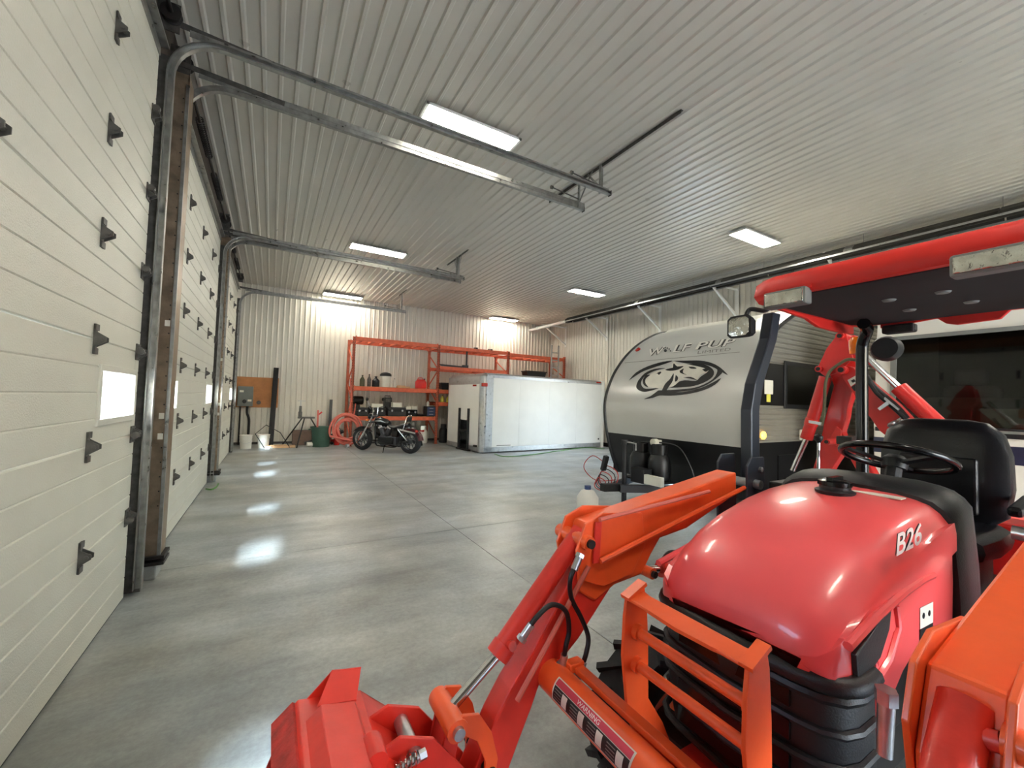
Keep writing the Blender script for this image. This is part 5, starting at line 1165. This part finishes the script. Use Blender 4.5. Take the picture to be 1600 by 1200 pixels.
# ---- loader arms (far one read from the picture, near one its mirror image)
YI, YO = 1.205, 1.31            # inner and outer faces of the far arm
UP = xz([(1151, 738), (1151, 772), (1073, 826), (1032, 841), (1018, 866), (1003, 898), (961, 914), (930, 940), (905, 925), (903, 880), (925, 820), (1020, 785)], YI)
LO = xz([(961, 914), (907, 1000), (880, 1035), (850, 1060), (832, 1112), (812, 1165), (785, 1240), (730, 1240), (752, 1185), (775, 1130), (800, 1080), (835, 1020), (872, 950), (905, 890)], YI)
PV = Vector((onY(1165, 752, YI).x, 0, onY(1165, 752, YI).z))
def arm(s):
    f = (lambda y: y) if s > 0 else mirY
    yi, yo = f(YI), f(YO); ym = (yi+yo)/2; tag_ = []
    a = T(MB().prismY(UP, yi, yo), 'loader_arm', 'loader_orange', bevel=.008)
    T(MB().prismY(LO, f(YI+.008), f(YO-.008)), 'lower_boom', 'loader_red', a, bevel=.008)
    # elbow side plates
    EP = xz([(1000, 800), (1005, 850), (985, 895), (940, 915), (905, 905), (898, 860), (912, 818), (940, 800)], YI)
    for yy, d_ in ((f(YI), -.012), (f(YO), .012)): T(MB().prismY(EP, yy, yy+d_*(1 if s > 0 else -1)), 'elbow_plate', 'loader_orange', a, bevel=.003)
    # pivot pin bosses
    for q, r_ in (((912, 845), .026), ((1010, 892), .022)):
        c_ = onY(*q, YI); T(MB().lathe([(0, -.035 if s > 0 else .10), (r_, -.035 if s > 0 else .10), (r_, .145), (0, .145)], Vector((c_.x, f(YI), c_.z)), (0, 1 if s > 0 else -1, 0), 16), 'pin_boss', 'loader_orange', a, smooth=True)
        T(MB().lathe([(0, -.048 if s > 0 else .10), (r_*.62, -.048 if s > 0 else .10), (r_*.62, .158), (0, .158)], Vector((c_.x, f(YI), c_.z)), (0, 1 if s > 0 else -1, 0), 14), 'pin', 'dark_steel', a, smooth=True)
    # bucket cylinder above the boom
    p0 = onY(908, 838, YI+.05); p1 = onY(780, 1030, YI+.05); p2 = onY(700, 1115, YI+.05)
    p0.y = p1.y = p2.y = ym
    dirv = (p1-p0).normalized()
    cy_ = T(MB().cyl(p0+Vector((0, 0, .02)), p1+Vector((0, 0, .02)), .036, 18), 'bucket_cylinder', 'loader_red' if s > 0 else 'loader_red', smooth=True)
    up_ = Vector((0, 0, .02))
    T(MB().lathe([(.036, -.03), (.041, -.03), (.041, .012), (.02, .012)], p1+up_, dirv, 18), 'gland', 'loader_red', cy_, smooth=True)
    T(MB().cyl(p1+up_, p2+Vector((0, 0, .005)), .017, 14), 'rod', 'chrome', cy_, smooth=True)
    for q, t_ in ((.10, 0), (.93, 1)):
        c_ = p0.lerp(p1, q)+up_; side = Vector((0, -1 if s > 0 else -1, 0)); T(MB().lathe([(.016, 0), (.016, .05), (0, .05)], c_, side+Vector((0, 0, .3)), 12), 'port', 'loader_red', cy_, smooth=True)
    # rod-end tube and links to the bucket
    T(MB().cyl((p2.x, ym-.085, p2.z), (p2.x, ym+.085, p2.z), .034, 16), 'link_tube', 'loader_orange', a, smooth=True)
    T(MB().cyl((p2.x, ym-.10, p2.z), (p2.x, ym+.10, p2.z), .018, 14), 'link_pin', 'zinc', a, smooth=True)
    LK = [(p2.x-.03, p2.z-.01), (p2.x+.02, p2.z+.035), (p2.x+.075, p2.z+.02), (p2.x+.12, p2.z-.05), (p2.x+.145, p2.z-.14), (p2.x+.135, p2.z-.2), (p2.x+.10, p2.z-.2), (p2.x+.10, p2.z-.13), (p2.x+.07, p2.z-.06), (p2.x+.03, p2.z-.03)]
    for yy in (ym-.078, ym+.066): T(MB().prismY(LK, yy, yy+.012), 'curved_link', 'loader_orange', a, bevel=.002)
    for yy in (ym-.05, ym+.038): T(MB().bar((p2.x, yy, p2.z), (p2.x-.06, yy, p2.z-.32), .012, .05, (1, 0, 0)), 'bucket_link', 'loader_red', a, bevel=.002)
    T(MB().cyl((p2.x+.12, ym-.09, p2.z-.175), (p2.x+.12, ym+.09, p2.z-.175), .02, 12), 'link_bolt', 'dark_steel', a, smooth=True)
    # level indicator rods along the arm
    if s > 0:
        for q0, q1, r_ in (((937, 812), (1108, 768), .0085), ((938, 877), (1163, 762), .0105)):
            T(MB().tube([Vector((onY(*q0, YI-.03).x, f(YI-.03), onY(*q0, YI-.03).z)), Vector((onY(*q1, YI-.03).x, f(YI-.03), onY(*q1, YI-.03).z))], r_, 8), 'indicator_rod', 'hose_red' if r_ < .009 else 'loader_orange', a, smooth=True)
        c0 = onY(935, 815, YI-.02); c1 = onY(931, 880, YI-.02)
        T(MB().bar((c0.x, f(YI-.02), c0.z), (c1.x, f(YI-.02), c1.z), .01, .03, (1, 0, 0)), 'rod_lever', 'loader_red', a, bevel=.003)
        c0 = onY(920, 885, YI-.025); c1 = onY(808, 1095, YI-.025)
        T(MB().tube([(c0.x, f(YI-.025), c0.z), (c1.x, f(YI-.025), c1.z)], .009, 8), 'indicator_rod', 'hose_red', a, smooth=True)

    # lift cylinder under the boom
    c0 = onY(1010, 890, YI+.05); c0.y = ym; c1 = Vector((1.75, ym, .80))
    lc = T(MB().cyl(c0.lerp(c1, .28), c1, .034, 16), 'lift_cylinder', 'loader_red', smooth=True); T(MB().cyl(c0, c0.lerp(c1, .3), .017, 12), 'rod', 'chrome', lc, smooth=True)
    T(MB().tube(smooth_path([c0.lerp(c1, .32)+Vector((0, 0, .04)), c0.lerp(c1, .5)+Vector((0, 0, .075)), c1+Vector((0, 0, .06))]), .009, 8), 'hose', 'hose_black', lc, smooth=True)
    # hydraulic hoses with crimped ends
    if s > 0:
        for pts in (((902, 878), (891, 905), (893, 935), (908, 965), (919, 995), (916, 1020), (908, 1045)), ((822, 988), (838, 965), (862, 945), (884, 955), (889, 985), (884, 1010), (880, 1035))):
            P_ = [onY(*q, YI-.03-.01*(i_ % 2)) for i_, q in enumerate(pts)]
            hs = T(MB().tube(smooth_path(P_, 6), .0085, 10), 'hydraulic_hose', 'hose_black', smooth=True)
            for e0, e1 in ((P_[0], P_[1]), (P_[-1], P_[-2])):
                T(MB().cyl(e0-(e1-e0).normalized()*.025, e0+(e1-e0).normalized()*.03, .013, 10), 'hose_fitting', 'zinc', hs, smooth=True); T(MB().lathe([(0, 0), (.017, 0), (.017, .014), (0, .014)], e0-(e1-e0).normalized()*.03, (e1-e0), 6), 'hose_nut', 'zinc', hs)
        P_ = [onY(*q, YI-.02) for q in ((882, 1030), (870, 1040), (868, 1052), (880, 1062), (895, 1060), (905, 1048))]
        T(MB().tube(smooth_path(P_, 5), .009, 8), 'steel_line', 'zinc', smooth=True)
    # mast: twin plates that hold the arm pivot
    for yy in (f(YI)-.03, f(YO)+.018) if s > 0 else (f(YO)-.03, f(YI)+.018):
        T(MB().prismY([(PV.x-.035, PV.z+.08), (PV.x+.0, PV.z+.12), (PV.x+.11, PV.z+.12), (PV.x+.13, PV.z-.1), (PV.x+.10, .48), (PV.x-.06, .48), (PV.x-.03, PV.z-.25)], yy, yy+.012), 'mast_plate', 'navy_steel', a, bevel=.003)
    T(MB().span((PV.x-.03, min(yi, yo), .50), (PV.x+.09, max(yi, yo), .62)), 'mast_base', 'navy_steel', a)
    T(MB().bar((PV.x+.03, YC+s*.2, .55), (PV.x+.03, ym, .55), .1, .1), 'mast_bracket', 'navy_steel', a)
    T(MB().lathe([(0, -.06), (.022, -.06), (.022, .17), (0, .17)], Vector((PV.x+.03, min(yi, yo), PV.z-.01)), (0, 1, 0), 14), 'pivot_pin', 'zinc', a, smooth=True)
    for z in (.06, -.08): T(MB().lathe([(0, 0), (.013, 0), (.013, .012), (0, .014)], (PV.x+.07, f(YI)-.03 if s > 0 else f(YO)-.03, PV.z+z), (0, -1, 0), 8), 'bolt', 'zinc', a)
    return a
arm_far = arm(1); arm_near = arm(-1)
# hydraulic coupling beside the near arm (pale fittings)
p = onY(1388, 1105, .40); T(MB().tube([onY(1385, 1100, .40), onY(1382, 1180, .40)], [.017, .015], 12).lathe([(0, 0), (.022, 0), (.022, .03), (0, .03)], onY(1385, 1098, .40), (0, 0, 1), 6), 'hose_coupling', 'zinc', smooth=True)
# cross tube between the arms, hose tray and warning decal
ct = onY(862, 1055, YI); CTX, CTZ = ct.x, ct.z; CTR = .052
T(MB().cyl((CTX, mirY(YI)-.01, CTZ), (CTX, YI+.01, CTZ), CTR, 26), 'cross_tube', 'loader_orange', smooth=True)
T(MB().span((CTX+.048, mirY(YI)+.03, CTZ+.028), (CTX+.085, YI-.03, CTZ+.05)), 'hose_tray', 'loader_orange', bevel=.004)
T(MB().span((CTX+.03, YI-.07, CTZ+.03), (CTX+.09, YI-.03, CTZ+.062)), 'tray_clip', 'loader_orange', bevel=.006)
def tube_decal(y0, y1, a0, a1, m, off, n='warning_decal'):
    b = MB(); k = 9
    r_ = CTR+off
    pts = [Vector((CTX+r_*math.cos(R(a0+(a1-a0)*i/(k-1))), yy, CTZ+r_*math.sin(R(a0+(a1-a0)*i/(k-1))))) for yy in (y0, y1) for i in range(k)]
    b.add(pts, [(i, i+1, i+1+k, i+k) for i in range(k-1)]); T(b, n, m, recalc=False)
dy1 = YI-.075; dy0 = dy1-.34
tube_decal(dy0, dy1, 118, 196, 'paper', .0010); tube_decal(dy0+.006, dy1-.006, 122, 144, 'sticker_red', .0016); tube_decal(dy0+.006, dy1-.006, 146, 192, 'print_black', .0016)
for k in range(4): tube_decal(dy1-.075-k*.08, dy1-.05-k*.08, 150, 188, 'paper', .0022, 'decal_picture')
for k in range(4):
    for j in range(4): tube_decal(dy1-.046-k*.08, dy1-.012-k*.08, 153+j*9, 156+j*9, 'print_grey', .0022, 'decal_text')
def on_tube(u, v): # letters run towards -Y
    a_ = R(140-v/.052*57.3); r_ = CTR+.0024; return Vector((CTX+r_*math.cos(a_), dy1-.11-u, CTZ+r_*math.sin(a_)))
lettering('WARNING', on_tube, .012, 'print_white', tc, 'decal_lettering', width=.10)

# ---- bucket
BY0, BY1 = YC-.70, YC+.70
bk_ = T(MB().prismY([(.10, .60), (.115, .615), (.30, .585), (.46, .44), (.53, .28), (.50, .16), (.40, .10), (-.28, .08), (-.28, .092), (.39, .115), (.485, .17), (.512, .28), (.445, .43), (.29, .57)], BY0, BY1), 'bucket', 'loader_red', bevel=.003)
for y in (BY0, BY1-.012): T(MB().prismY([(.10, .60), (.30, .585), (.46, .44), (.53, .28), (.50, .16), (.40, .10), (-.28, .08), (-.27, .12), (-.02, .30)], y, y+.012), 'side_plate', 'worn_red', bk_, bevel=.002)
T(MB().prismY([(.045, .565), (.10, .612), (.115, .60), (.06, .552)], BY0, BY1), 'upper_lip', 'worn_red', bk_)
T(MB().prismY([(.115, .60), (.17, .645), (.265, .625), (.285, .575)], BY0+.0, BY1-.10), 'box_beam', 'loader_red', bk_, bevel=.004)
T(MB().prism([(.13, BY1-.004, .60), (.28, BY1-.004, .58), (.30, BY1-.004, .66), (.21, BY1-.004, .675)], (0, .004, 0)), 'end_gusset', 'loader_red', bk_)
T(MB().prism([(.16, BY1-.1, .64), (.27, BY1-.1, .622), (.30, BY1-.0, .655), (.21, BY1-.0, .672)], (0, 0, .004)), 'end_web', 'loader_red', bk_)
T(MB().prismY([(-.36, .075), (-.20, .08), (-.20, .092), (-.36, .082)], BY0-.01, BY1+.01), 'cutting_edge', 'worn_red', bk_)
for y in (YI+.055, mirY(YI+.055)):
    for s in (-.075, .063): T(MB().prismY([(.28, .57), (.36, .60), (.46, .56), (.62, .36), (.60, .24), (.52, .26), (.47, .42)], y+s, y+s+.012), 'mount_ear', 'loader_red', bk_, bevel=.002)
    T(MB().cyl((.40, y-.09, .54), (.40, y+.09, .54), .022, 14), 'mount_pin', 'zinc', bk_, smooth=True)
# spring latch on the bucket mount
LQ = lambda x, y: onY(x, y, 1.16)
c0 = LQ(600, 1212); c1 = LQ(655, 1182); dv = (c1-c0)
T(MB().cyl(c0-dv*.3, c1+dv*.05, .008, 10), 'latch_bolt', 'zinc', bk_, smooth=True)
T(MB().lathe([(0, 0), (.014, 0), (.014, .02), (0, .02)], c1, dv, 6), 'latch_nut', 'zinc', bk_)
e1, e2, e3 = frame(dv)
T(MB().tube([c0+dv*(k/70)+(e2*math.cos(k*.62)+e3*math.sin(k*.62))*.015 for k in range(66)], .0035, 6), 'latch_spring', 'chrome', bk_, smooth=True)
T(MB().bar(LQ(580, 1180), LQ(592, 1225), .012, .022), 'latch_plate', 'zinc', bk_)
c0 = LQ(585, 1175); T(MB().cyl(c0+Vector((0, .04, 0)), c0+Vector((0, -.04, 0)), .028, 16), 'latch_boss', 'loader_red', bk_, smooth=True)

# ---- roll posts and canopy
FP = [Vector((PV.x+.065, 0, .9)), Vector((PV.x+.05, 0, 1.56)), Vector((2.20, 0, 1.80)), Vector((2.26, 0, 2.06))]
fp = [onY(*q, 1.26) for q in ((1172, 760), (1172, 640), (1178, 600), (1200, 530), (1206, 490))]
for s in (1, -1):
    yp = 1.26 if s > 0 else mirY(1.26)
    rings = []
    for p in fp: rings.append([Vector((p.x-.04, yp-.03, p.z)), Vector((p.x+.04, yp-.03, p.z)), Vector((p.x+.04, yp+.03, p.z)), Vector((p.x-.04, yp+.03, p.z))])
    T(MB().loft(rings), 'roll_post', 'navy_steel', bevel=.008)
    x = 3.40; yr = YC+s*.445
    T(MB().tube(smooth_path([(x, yr, .6), (x, yr, 1.3), (x, yr, 1.9), (x-.01, yr-s*.01, 2.02), (x-.06, yr-s*.05, 2.09), (x-.2, yr-s*.08, 2.11)], 5), .034, 12), 'roll_post', 'black_gloss', smooth=True)
CX0, CX1, CYH, CZ0, CZ1 = 2.25, 3.55, .56, 2.155, 2.275
def can_ring(z, inset, c=.10):
    a, b_, h_ = CX0+inset, CX1-inset, CYH-inset
    pl = [(a+c, -h_), (b_-c, -h_), (b_-c*.3, -h_+c*.3), (b_, -h_+c), (b_, h_-c), (b_-c*.3, h_-c*.3), (b_-c, h_), (a+c, h_), (a+c*.3, h_-c*.3), (a, h_-c), (a, -h_+c), (a+c*.3, -h_+c*.3)]
    return [Vector((x, YC+y, z)) for x, y in pl]
cn = T(MB().loft([can_ring(CZ0-.01, .012), can_ring(CZ0+.015, .0), can_ring(CZ0+.075, .008), can_ring(CZ0+.105, .035), can_ring(CZ0+.118, .08)]), 'canopy', 'canopy_red', smooth=True)
T(MB().loft([can_ring(CZ0-.014, .06), can_ring(CZ0-.009, .05)]), 'canopy_lining', 'canopy_lining', cn)
# side skirts hang lower towards the rear
for s in (1, -1):
    T(MB().prismY([(CX0+.1, CZ0), (CX1-.05, CZ0), (CX1-.05, CZ0-.06), (CX1-.35, CZ0-.07), (CX0+.75, CZ0-.065), (CX0+.60, CZ0-.03), (CX0+.2, CZ0-.012)], YC+s*(CYH-.012), YC+s*(CYH-.035)), 'canopy_skirt', 'canopy_red', cn, bevel=.004)
T(MB().prism([onX(*q, CX1-.012) for q in ((1378, 514), (1466, 498), (1480, 506), (1497, 508), (1565, 499), (1582, 484), (1602, 468), (1650, 452), (1700, 436), (1700, 420), (1378, 492))], (-.03, 0, 0)), 'rear_visor', 'canopy_red', cn, bevel=.005)
for (x, y) in ((2.75, .1), (2.75, -.1), (3.1, .12), (3.1, -.12)): T(MB().lathe([(0, 0), (.03, 0), (.024, .008), (0, .01)], (x, YC+y, CZ0-.014), (0, 0, -1), 14), 'lining_button', 'grey_trim', cn, smooth=True)
for s in (1, -1):
    yl = YC+s*.345
    lp = T(MB().box((CX0-.002, yl, CZ0-.035), (.07, .20, .085)), 'canopy_light', 'grey_trim', cn, bevel=.01)
    T(MB().box((CX0-.039, yl, CZ0-.035), (.012, .18, .066)), 'light_lens', 'lens', cn, bevel=.005)
    T(MB().box((CX0+.02, yl, CZ0+.012), (.06, .22, .02)), 'light_bracket', 'canopy_red', cn)
# work lamp hung from the canopy corner
wc = onY(1158, 511, 1.30)
wk = T(MB().loft([[wc+Vector((dx, sy*w, sz*w*.92)) for sy, sz in ((-1, -.7), (-.7, -1), (.7, -1), (1, -.7), (1, .7), (.7, 1), (-.7, 1), (-1, .7))] for dx, w in ((.07, .03), (.05, .05), (.0, .064), (-.02, .066))]), 'work_lamp', 'black_plastic', smooth=True)
T(MB().loft([[wc+Vector((dx, sy*w, sz*w*.92)) for sy, sz in ((-1, -.7), (-.7, -1), (.7, -1), (1, -.7), (1, .7), (.7, 1), (-.7, 1), (-1, .7))] for dx, w in ((-.018, .056), (-.026, .054), (-.03, .04))]), 'lamp_lens', 'lens', wk, smooth=True)
T(MB().tube(smooth_path([wc+Vector((.04, 0, .06)), wc+Vector((.05, -.02, .10)), wc+Vector((.07, -.08, .085)), wc+Vector((.09, -.1, .1))]), .012, 8), 'lamp_bracket', 'black_plastic', wk, smooth=True)
# rear work lamps under the canopy
c = onX(1385, 545, 3.62); T(MB().lathe([(0, -.05), (.07, -.05), (.085, -.01), (.085, .03), (0, .05)], c, (1, .1, 0), 20), 'rear_lamp', 'black_plastic', smooth=True)
c = onX(1405, 514, 3.5); T(MB().box(c, (.08, .16, .055)), 'rear_lamp', 'black_plastic', bevel=.012)
c = onX(1338, 540, 3.6); T(MB().lathe([(0, -.06), (.04, -.06), (.045, .03), (.03, .06), (0, .065)], c, (0, 0, 1), 16), 'beacon', 'amber', smooth=True)
# control levers by the dash
for q0, q1 in (((1278, 760), (1279, 686)),):
    a = onY(*q0, 1.08); e = onY(*q1, 1.08); lv = T(MB().cyl(a, e, .007, 8), 'control_lever', 'chrome', smooth=True); T(MB().lathe([(.008, -.02), (.02, .0), (.02, .015), (0, .03)], e, (0, 0, 1), 14), 'knob', 'black_plastic', lv, smooth=True); T(MB().lathe([(.035, 0), (.03, .04), (.012, .08)], a-Vector((0, 0, .02)), (0, 0, 1), 14), 'boot', 'rubber', lv, smooth=True)
T(MB().span((2.15, YC+.30, .95), (2.4, YC+.38, 1.20)), 'valve_block', 'dark_steel', bevel=.01)
a = onY(1324, 745, .98); lv = T(MB().cyl(a-Vector((0, 0, .05)), a, .008, 8), 'throttle_lever', 'dark_steel'); T(MB().lathe([(.012, -.02), (.018, .01), (.006, .03), (0, .03)], a, (0, 0, 1), 12), 'knob', 'red_plastic', lv, smooth=True)

# ---- backhoe swung to the far side, boom up
QX = 4.22
def zq(x, y): return onX(1270+x/4.615, 480+y/4.615, QX)
def plate(pts, x0, x1, n, m, par=tc, bevel=.006, smooth=False):
    P_ = [zq(*q) for q in pts]; return T(MB().prism([Vector((QX+x0, p.y, p.z)) for p in P_], (x1-x0, 0, 0)), n, m, par, bevel=bevel)
boom = plate([(205, 455), (235, 420), (290, 435), (340, 480), (470, 590), (600, 700), (720, 830), (860, 1000), (980, 1200), (760, 1200), (600, 990), (480, 890), (330, 680), (210, 500)], .0, .12, 'backhoe_boom', 'backhoe_red')
dip = plate([(185, 205), (210, 185), (250, 190), (300, 370), (260, 420), (250, 560), (200, 720), (190, 800), (160, 900), (200, 1000), (100, 1150), (30, 1280), (-120, 1400), (-60, 1200), (0, 1000), (30, 830), (100, 560), (60, 450), (50, 430), (110, 300)], .13, .23, 'dipper_arm', 'backhoe_red')
plate([(185, 205), (210, 185), (250, 190), (300, 370), (200, 470), (100, 500), (45, 460), (50, 430), (110, 300)], -.03, -.012, 'knuckle_plate', 'backhoe_red', dip, .003)
plate([(130, 860), (160, 890), (160, 980), (120, 1000), (80, 960)], .10, .13, 'stop_lug', 'backhoe_red', dip, .003)
for q, r_ in (((215, 212), .03), ((62, 448), .028), ((225, 455), .036), ((122, 970), .026)):
    p = zq(*q); T(MB().lathe([(0, -.06), (r_, -.06), (r_, .24), (0, .24)], Vector((QX, p.y, p.z)), (1, 0, 0), 16), 'pin_boss', 'backhoe_red', boom, smooth=True); T(MB().lathe([(0, -.066), (r_*.6, -.066), (r_*.6, .0), (0, 0)], Vector((QX, p.y, p.z)), (1, 0, 0), 14), 'pin', 'dark_steel', boom)
# dipper cylinder (left) and boom cylinder (right)
a, b_, c_ = zq(70, 500), zq(-70, 950), zq(-170, 1180)
for q in (a, b_, c_): q.x = QX+.06
cy1 = T(MB().cyl(a, b_, .05, 18), 'dipper_cylinder', 'backhoe_red', smooth=True); T(MB().cyl(b_, c_, .022, 14), 'rod', 'chrome', cy1, smooth=True); T(MB().lathe([(.05, -.03), (.055, -.03), (.055, .03), (.05, .03)], a.lerp(b_, .72), b_-a, 18), 'band', 'loader_red', cy1, smooth=True)
a, b_, c_ = zq(415, 385), zq(620, 580), zq(960, 900)
for q in (a, b_, c_): q.x = QX+.0
cy2 = T(MB().cyl(b_, c_, .055, 18), 'boom_cylinder', 'backhoe_red', smooth=True); T(MB().cyl(a-(b_-a)*.35, b_, .024, 14), 'rod', 'chrome', cy2, smooth=True)
# hose over the knuckle, clamps
P_ = [zq(*q) for q in ((330, 385), (270, 380), (200, 420), (140, 470), (110, 560), (105, 680), (95, 790), (80, 850))]
T(MB().tube(smooth_path([Vector((QX-.05, p.y, p.z)) for p in P_], 5), .013, 8), 'backhoe_hose', 'olive', smooth=True)
P_ = [zq(*q) for q in ((425, 540), (480, 620), (560, 690), (660, 780), (720, 850))]
T(MB().tube(smooth_path([Vector((QX-.05, p.y, p.z)) for p in P_], 5), .016, 8), 'backhoe_hose', 'hose_black', smooth=True); T(MB().tube(smooth_path([Vector((QX-.03, p.y+.02, p.z+.05)) for p in P_], 5), .016, 8), 'backhoe_hose', 'hose_black', smooth=True)
for pts in ([(495, 730), (560, 680), (580, 700), (510, 745)], [(0, 815), (90, 830), (85, 850), (0, 835)], [(545, 650), (650, 735), (640, 745), (540, 665)]): plate(pts, -.075, -.06, 'hose_clamp', 'zinc', boom, 0)
for k in range(4): 
    p = zq(585+k*18, 840+k*22); T(MB().lathe([(.03, -.012), (.04, 0), (.03, .012)], Vector((QX-.03, p.y, p.z)), (0, -.6, -.7), 12), 'swivel_fitting', 'galv', boom, smooth=True)
# decal and lettering on the boom
plate([(252, 525), (312, 492), (335, 530), (275, 572)], -.003, 0, 'safety_decal', 'paper', boom, 0); plate([(278, 576), (336, 536), (336, 605), (300, 605)], -.003, 0, 'safety_decal', 'print_black', boom, 0); plate([(275, 530), (300, 518), (312, 535), (290, 545)], -.005, -.003, 'decal_symbol', 'print_black', boom, 0)
k0 = zq(570, 835); k1 = zq(770, 1010); up0 = zq(592, 810)-k0
def on_boom(u, v): 
    d_ = (k1-k0).normalized(); n_ = Vector((0, -d_.z, d_.y)); n_ = n_ if n_.z > 0 else -n_; q = k0+d_*u+n_*v; return Vector((QX-.004, q.y, q.z))
lettering('Kubota', on_boom, .10, 'print_white', tc, 'boom_lettering', width=.34)
# bucket of the backhoe on the ground, swing post, stabilizers
by = zq(-60, 1350); T(MB().prismX([(1.95, .62), (2.2, .60), (2.42, .40), (2.40, .12), (2.1, .02), (1.82, .05), (1.9, .12), (2.1, .1), (2.3, .2), (2.34, .4), (2.15, .52), (1.95, .55)], QX+.02, QX+.36), 'backhoe_bucket', 'worn_red', bevel=.004)
for x in (QX+.02, QX+.348): T(MB().prismX([(1.95, .62), (2.2, .60), (2.42, .40), (2.40, .12), (2.1, .02), (1.82, .05)], x, x+.012), 'bucket_cheek', 'worn_red')
T(MB().prism([Vector((QX+.13, p.y, p.z)) for p in (zq(30, 1280), zq(-120, 1400))]+[Vector((QX+.13, 1.98, .55)), Vector((QX+.13, 2.16, .55))], (.1, 0, 0)), 'dipper_end', 'backhoe_red', bevel=.004)
sp = T(MB().span((3.62, YC-.28, .35), (3.86, YC+.28, .95)), 'backhoe_frame', 'backhoe_red', bevel=.02)
T(MB().cyl((3.98, YC+.05, .35), (3.98, YC+.05, 1.05), .09, 18), 'swing_post', 'backhoe_red', smooth=True); T(MB().span((3.86, YC-.1, .45), (4.35, YC+.2, .95)), 'swing_block', 'backhoe_red', bevel=.02)
for s in (-1, 1): T(MB().bar((3.74, YC+s*.28, .6), (3.74, YC+s*.62, 1.3), .09, .09), 'stabilizer', 'backhoe_red', bevel=.008); T(MB().box((3.74, YC+s*.64, 1.34), (.2, .1, .06)), 'stabilizer_pad', 'dark_steel', bevel=.008)
